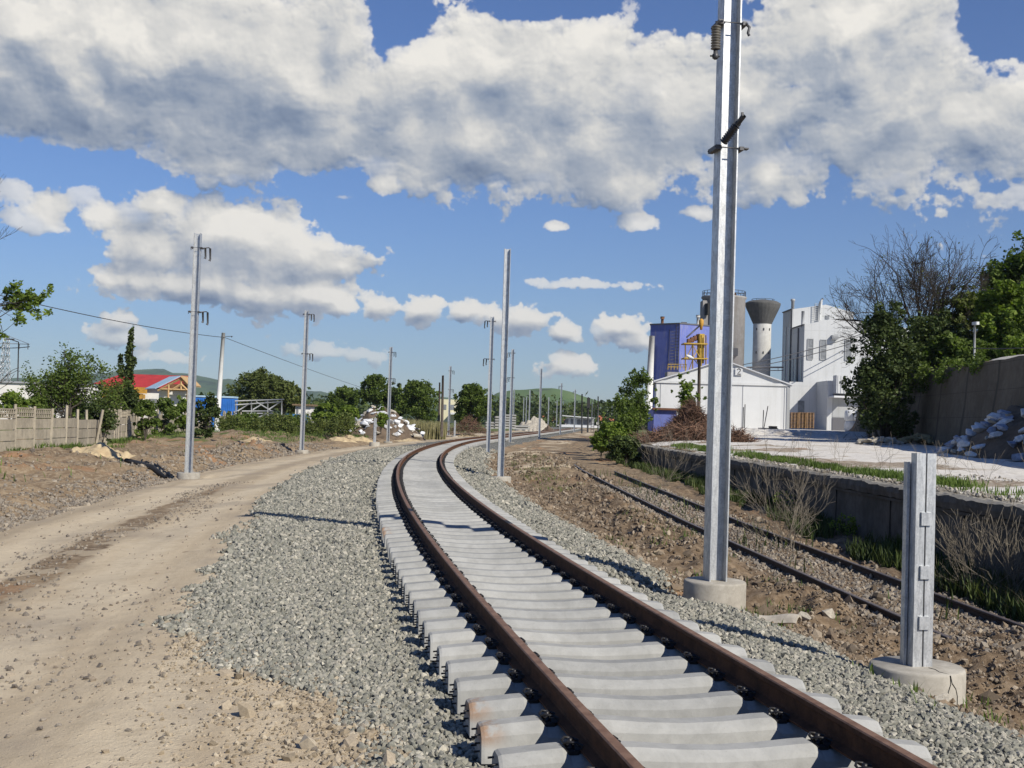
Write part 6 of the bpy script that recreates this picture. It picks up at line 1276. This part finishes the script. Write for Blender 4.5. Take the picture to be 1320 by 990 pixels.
# reeds and posts near the rubble
RE = np.stack([at(520+a*55, 545, 128+b*12) for a, b in np.random.default_rng(6).random((4500, 2))]); RE[:, 2] = H(RE[:, 0], RE[:, 1])-.05
blades('reeds', RE, 1.7, M['drygrass'], 8, .04, .25, kind='stuff', label='pale dry reeds between the rubble heap and the timber poles', category='reeds')
M['shard'] = mat('shard_clay', (.48, .43, .35), .85, 0, .3, 8)
# litter near the foundation
mb = MB(); n1_, n2_ = 9, 7; vs = []
for rr_ in (.17, .14):
    for i in range(n1_):
        for j in range(n2_):
            a = .5+2.1*j/(n2_-1); t = i/(n1_-1)-.5; wob = .05*math.sin(7*t+j)*(j in (0, n2_-1)); vs.append((t*.5+wob, rr_*math.cos(a), rr_*math.sin(a)-.10+.03*math.sin(4*t)))
q_ = n1_*n2_; fs = [(i*n2_+j, i*n2_+j+1, (i+1)*n2_+j+1, (i+1)*n2_+j) for i in range(n1_-1) for j in range(n2_-1)]; fs += [tuple(v+q_ for v in f)[::-1] for f in fs]
for i in range(n1_-1):
    for j in (0, n2_-1): fs.append((i*n2_+j, (i+1)*n2_+j, (i+1)*n2_+j+q_, i*n2_+j+q_))
for j in range(n2_-1):
    for i in (0, n1_-1): fs.append((i*n2_+j, i*n2_+j+1, i*n2_+j+1+q_, i*n2_+j+q_))
mb.add(vs, fs)
p = atz(1003, 806, -.66); o = mb.build('concrete_shard', M['shard'], None, label='curved pale broken shard on the dirt between the two concrete bases', category='shard'); o.location = (p[0], p[1], float(H(p[:1], p[1:2])[0])+.05); o.rotation_euler = (0, 0, -.5)
for i, (px, py, s_, lb) in enumerate([(915, 730, .06, 'white lump of stone on the ballast edge behind the nearest mast base'), (1070, 760, .16, 'brown boulder half buried near the siding rail'), (1035, 772, .12, 'brown clod on the dirt before the siding rail'), (445, 868, .07, 'pale stone at the tip of the brown spill on the ballast edge'), (1215, 905, .10, 'brown clod beside the cracked round base')]):
    p = atz(px, py, -.6); o = link('loose_stone', RR[i % 5] if i else RW[0], None, (p[0], p[1], float(H(p[:1], p[1:2])[0])+s_*.4), None, label=lb, category='stone'); o.scale = (s_*1.3, s_, s_); o.rotation_euler = (.3, .2, i)
# black tube laid along the dirt left of the first mast
mb = MB(); P_l = [at(163, 590, 48.5), at(180, 597, 47), at(196, 606, 45.6), at(214, 606, 45)]
mb.tube([(p[0], p[1], float(H(p[:1], p[1:2])[0])+.05) for p in P_l], [.10, .12, .12, .08], 8); mb.build('dark_strip', M['black'], None, label='dark strip lying across the dirt near the foot of the left mast', category='strip')

# ------------------------------------------------------------------ air
hz = MB(); hz.box((0, 3000, 180), (9000, 6200, 500)); hm = bpy.data.materials.new('haze'); hm.use_nodes = True; hn = hm.node_tree; hn.nodes.clear()
pv = hn.nodes.new('ShaderNodeVolumePrincipled'); pv.inputs['Color'].default_value = (.80, .90, 1, 1); pv.inputs['Density'].default_value = .00007; pv.inputs['Anisotropy'].default_value = .2
ho = hn.nodes.new('ShaderNodeOutputMaterial'); hn.links.new(pv.outputs[0], ho.inputs['Volume']); h_o = hz.build('haze', hm, None, kind='stuff', label='thin blue air over the far hills', category='haze')
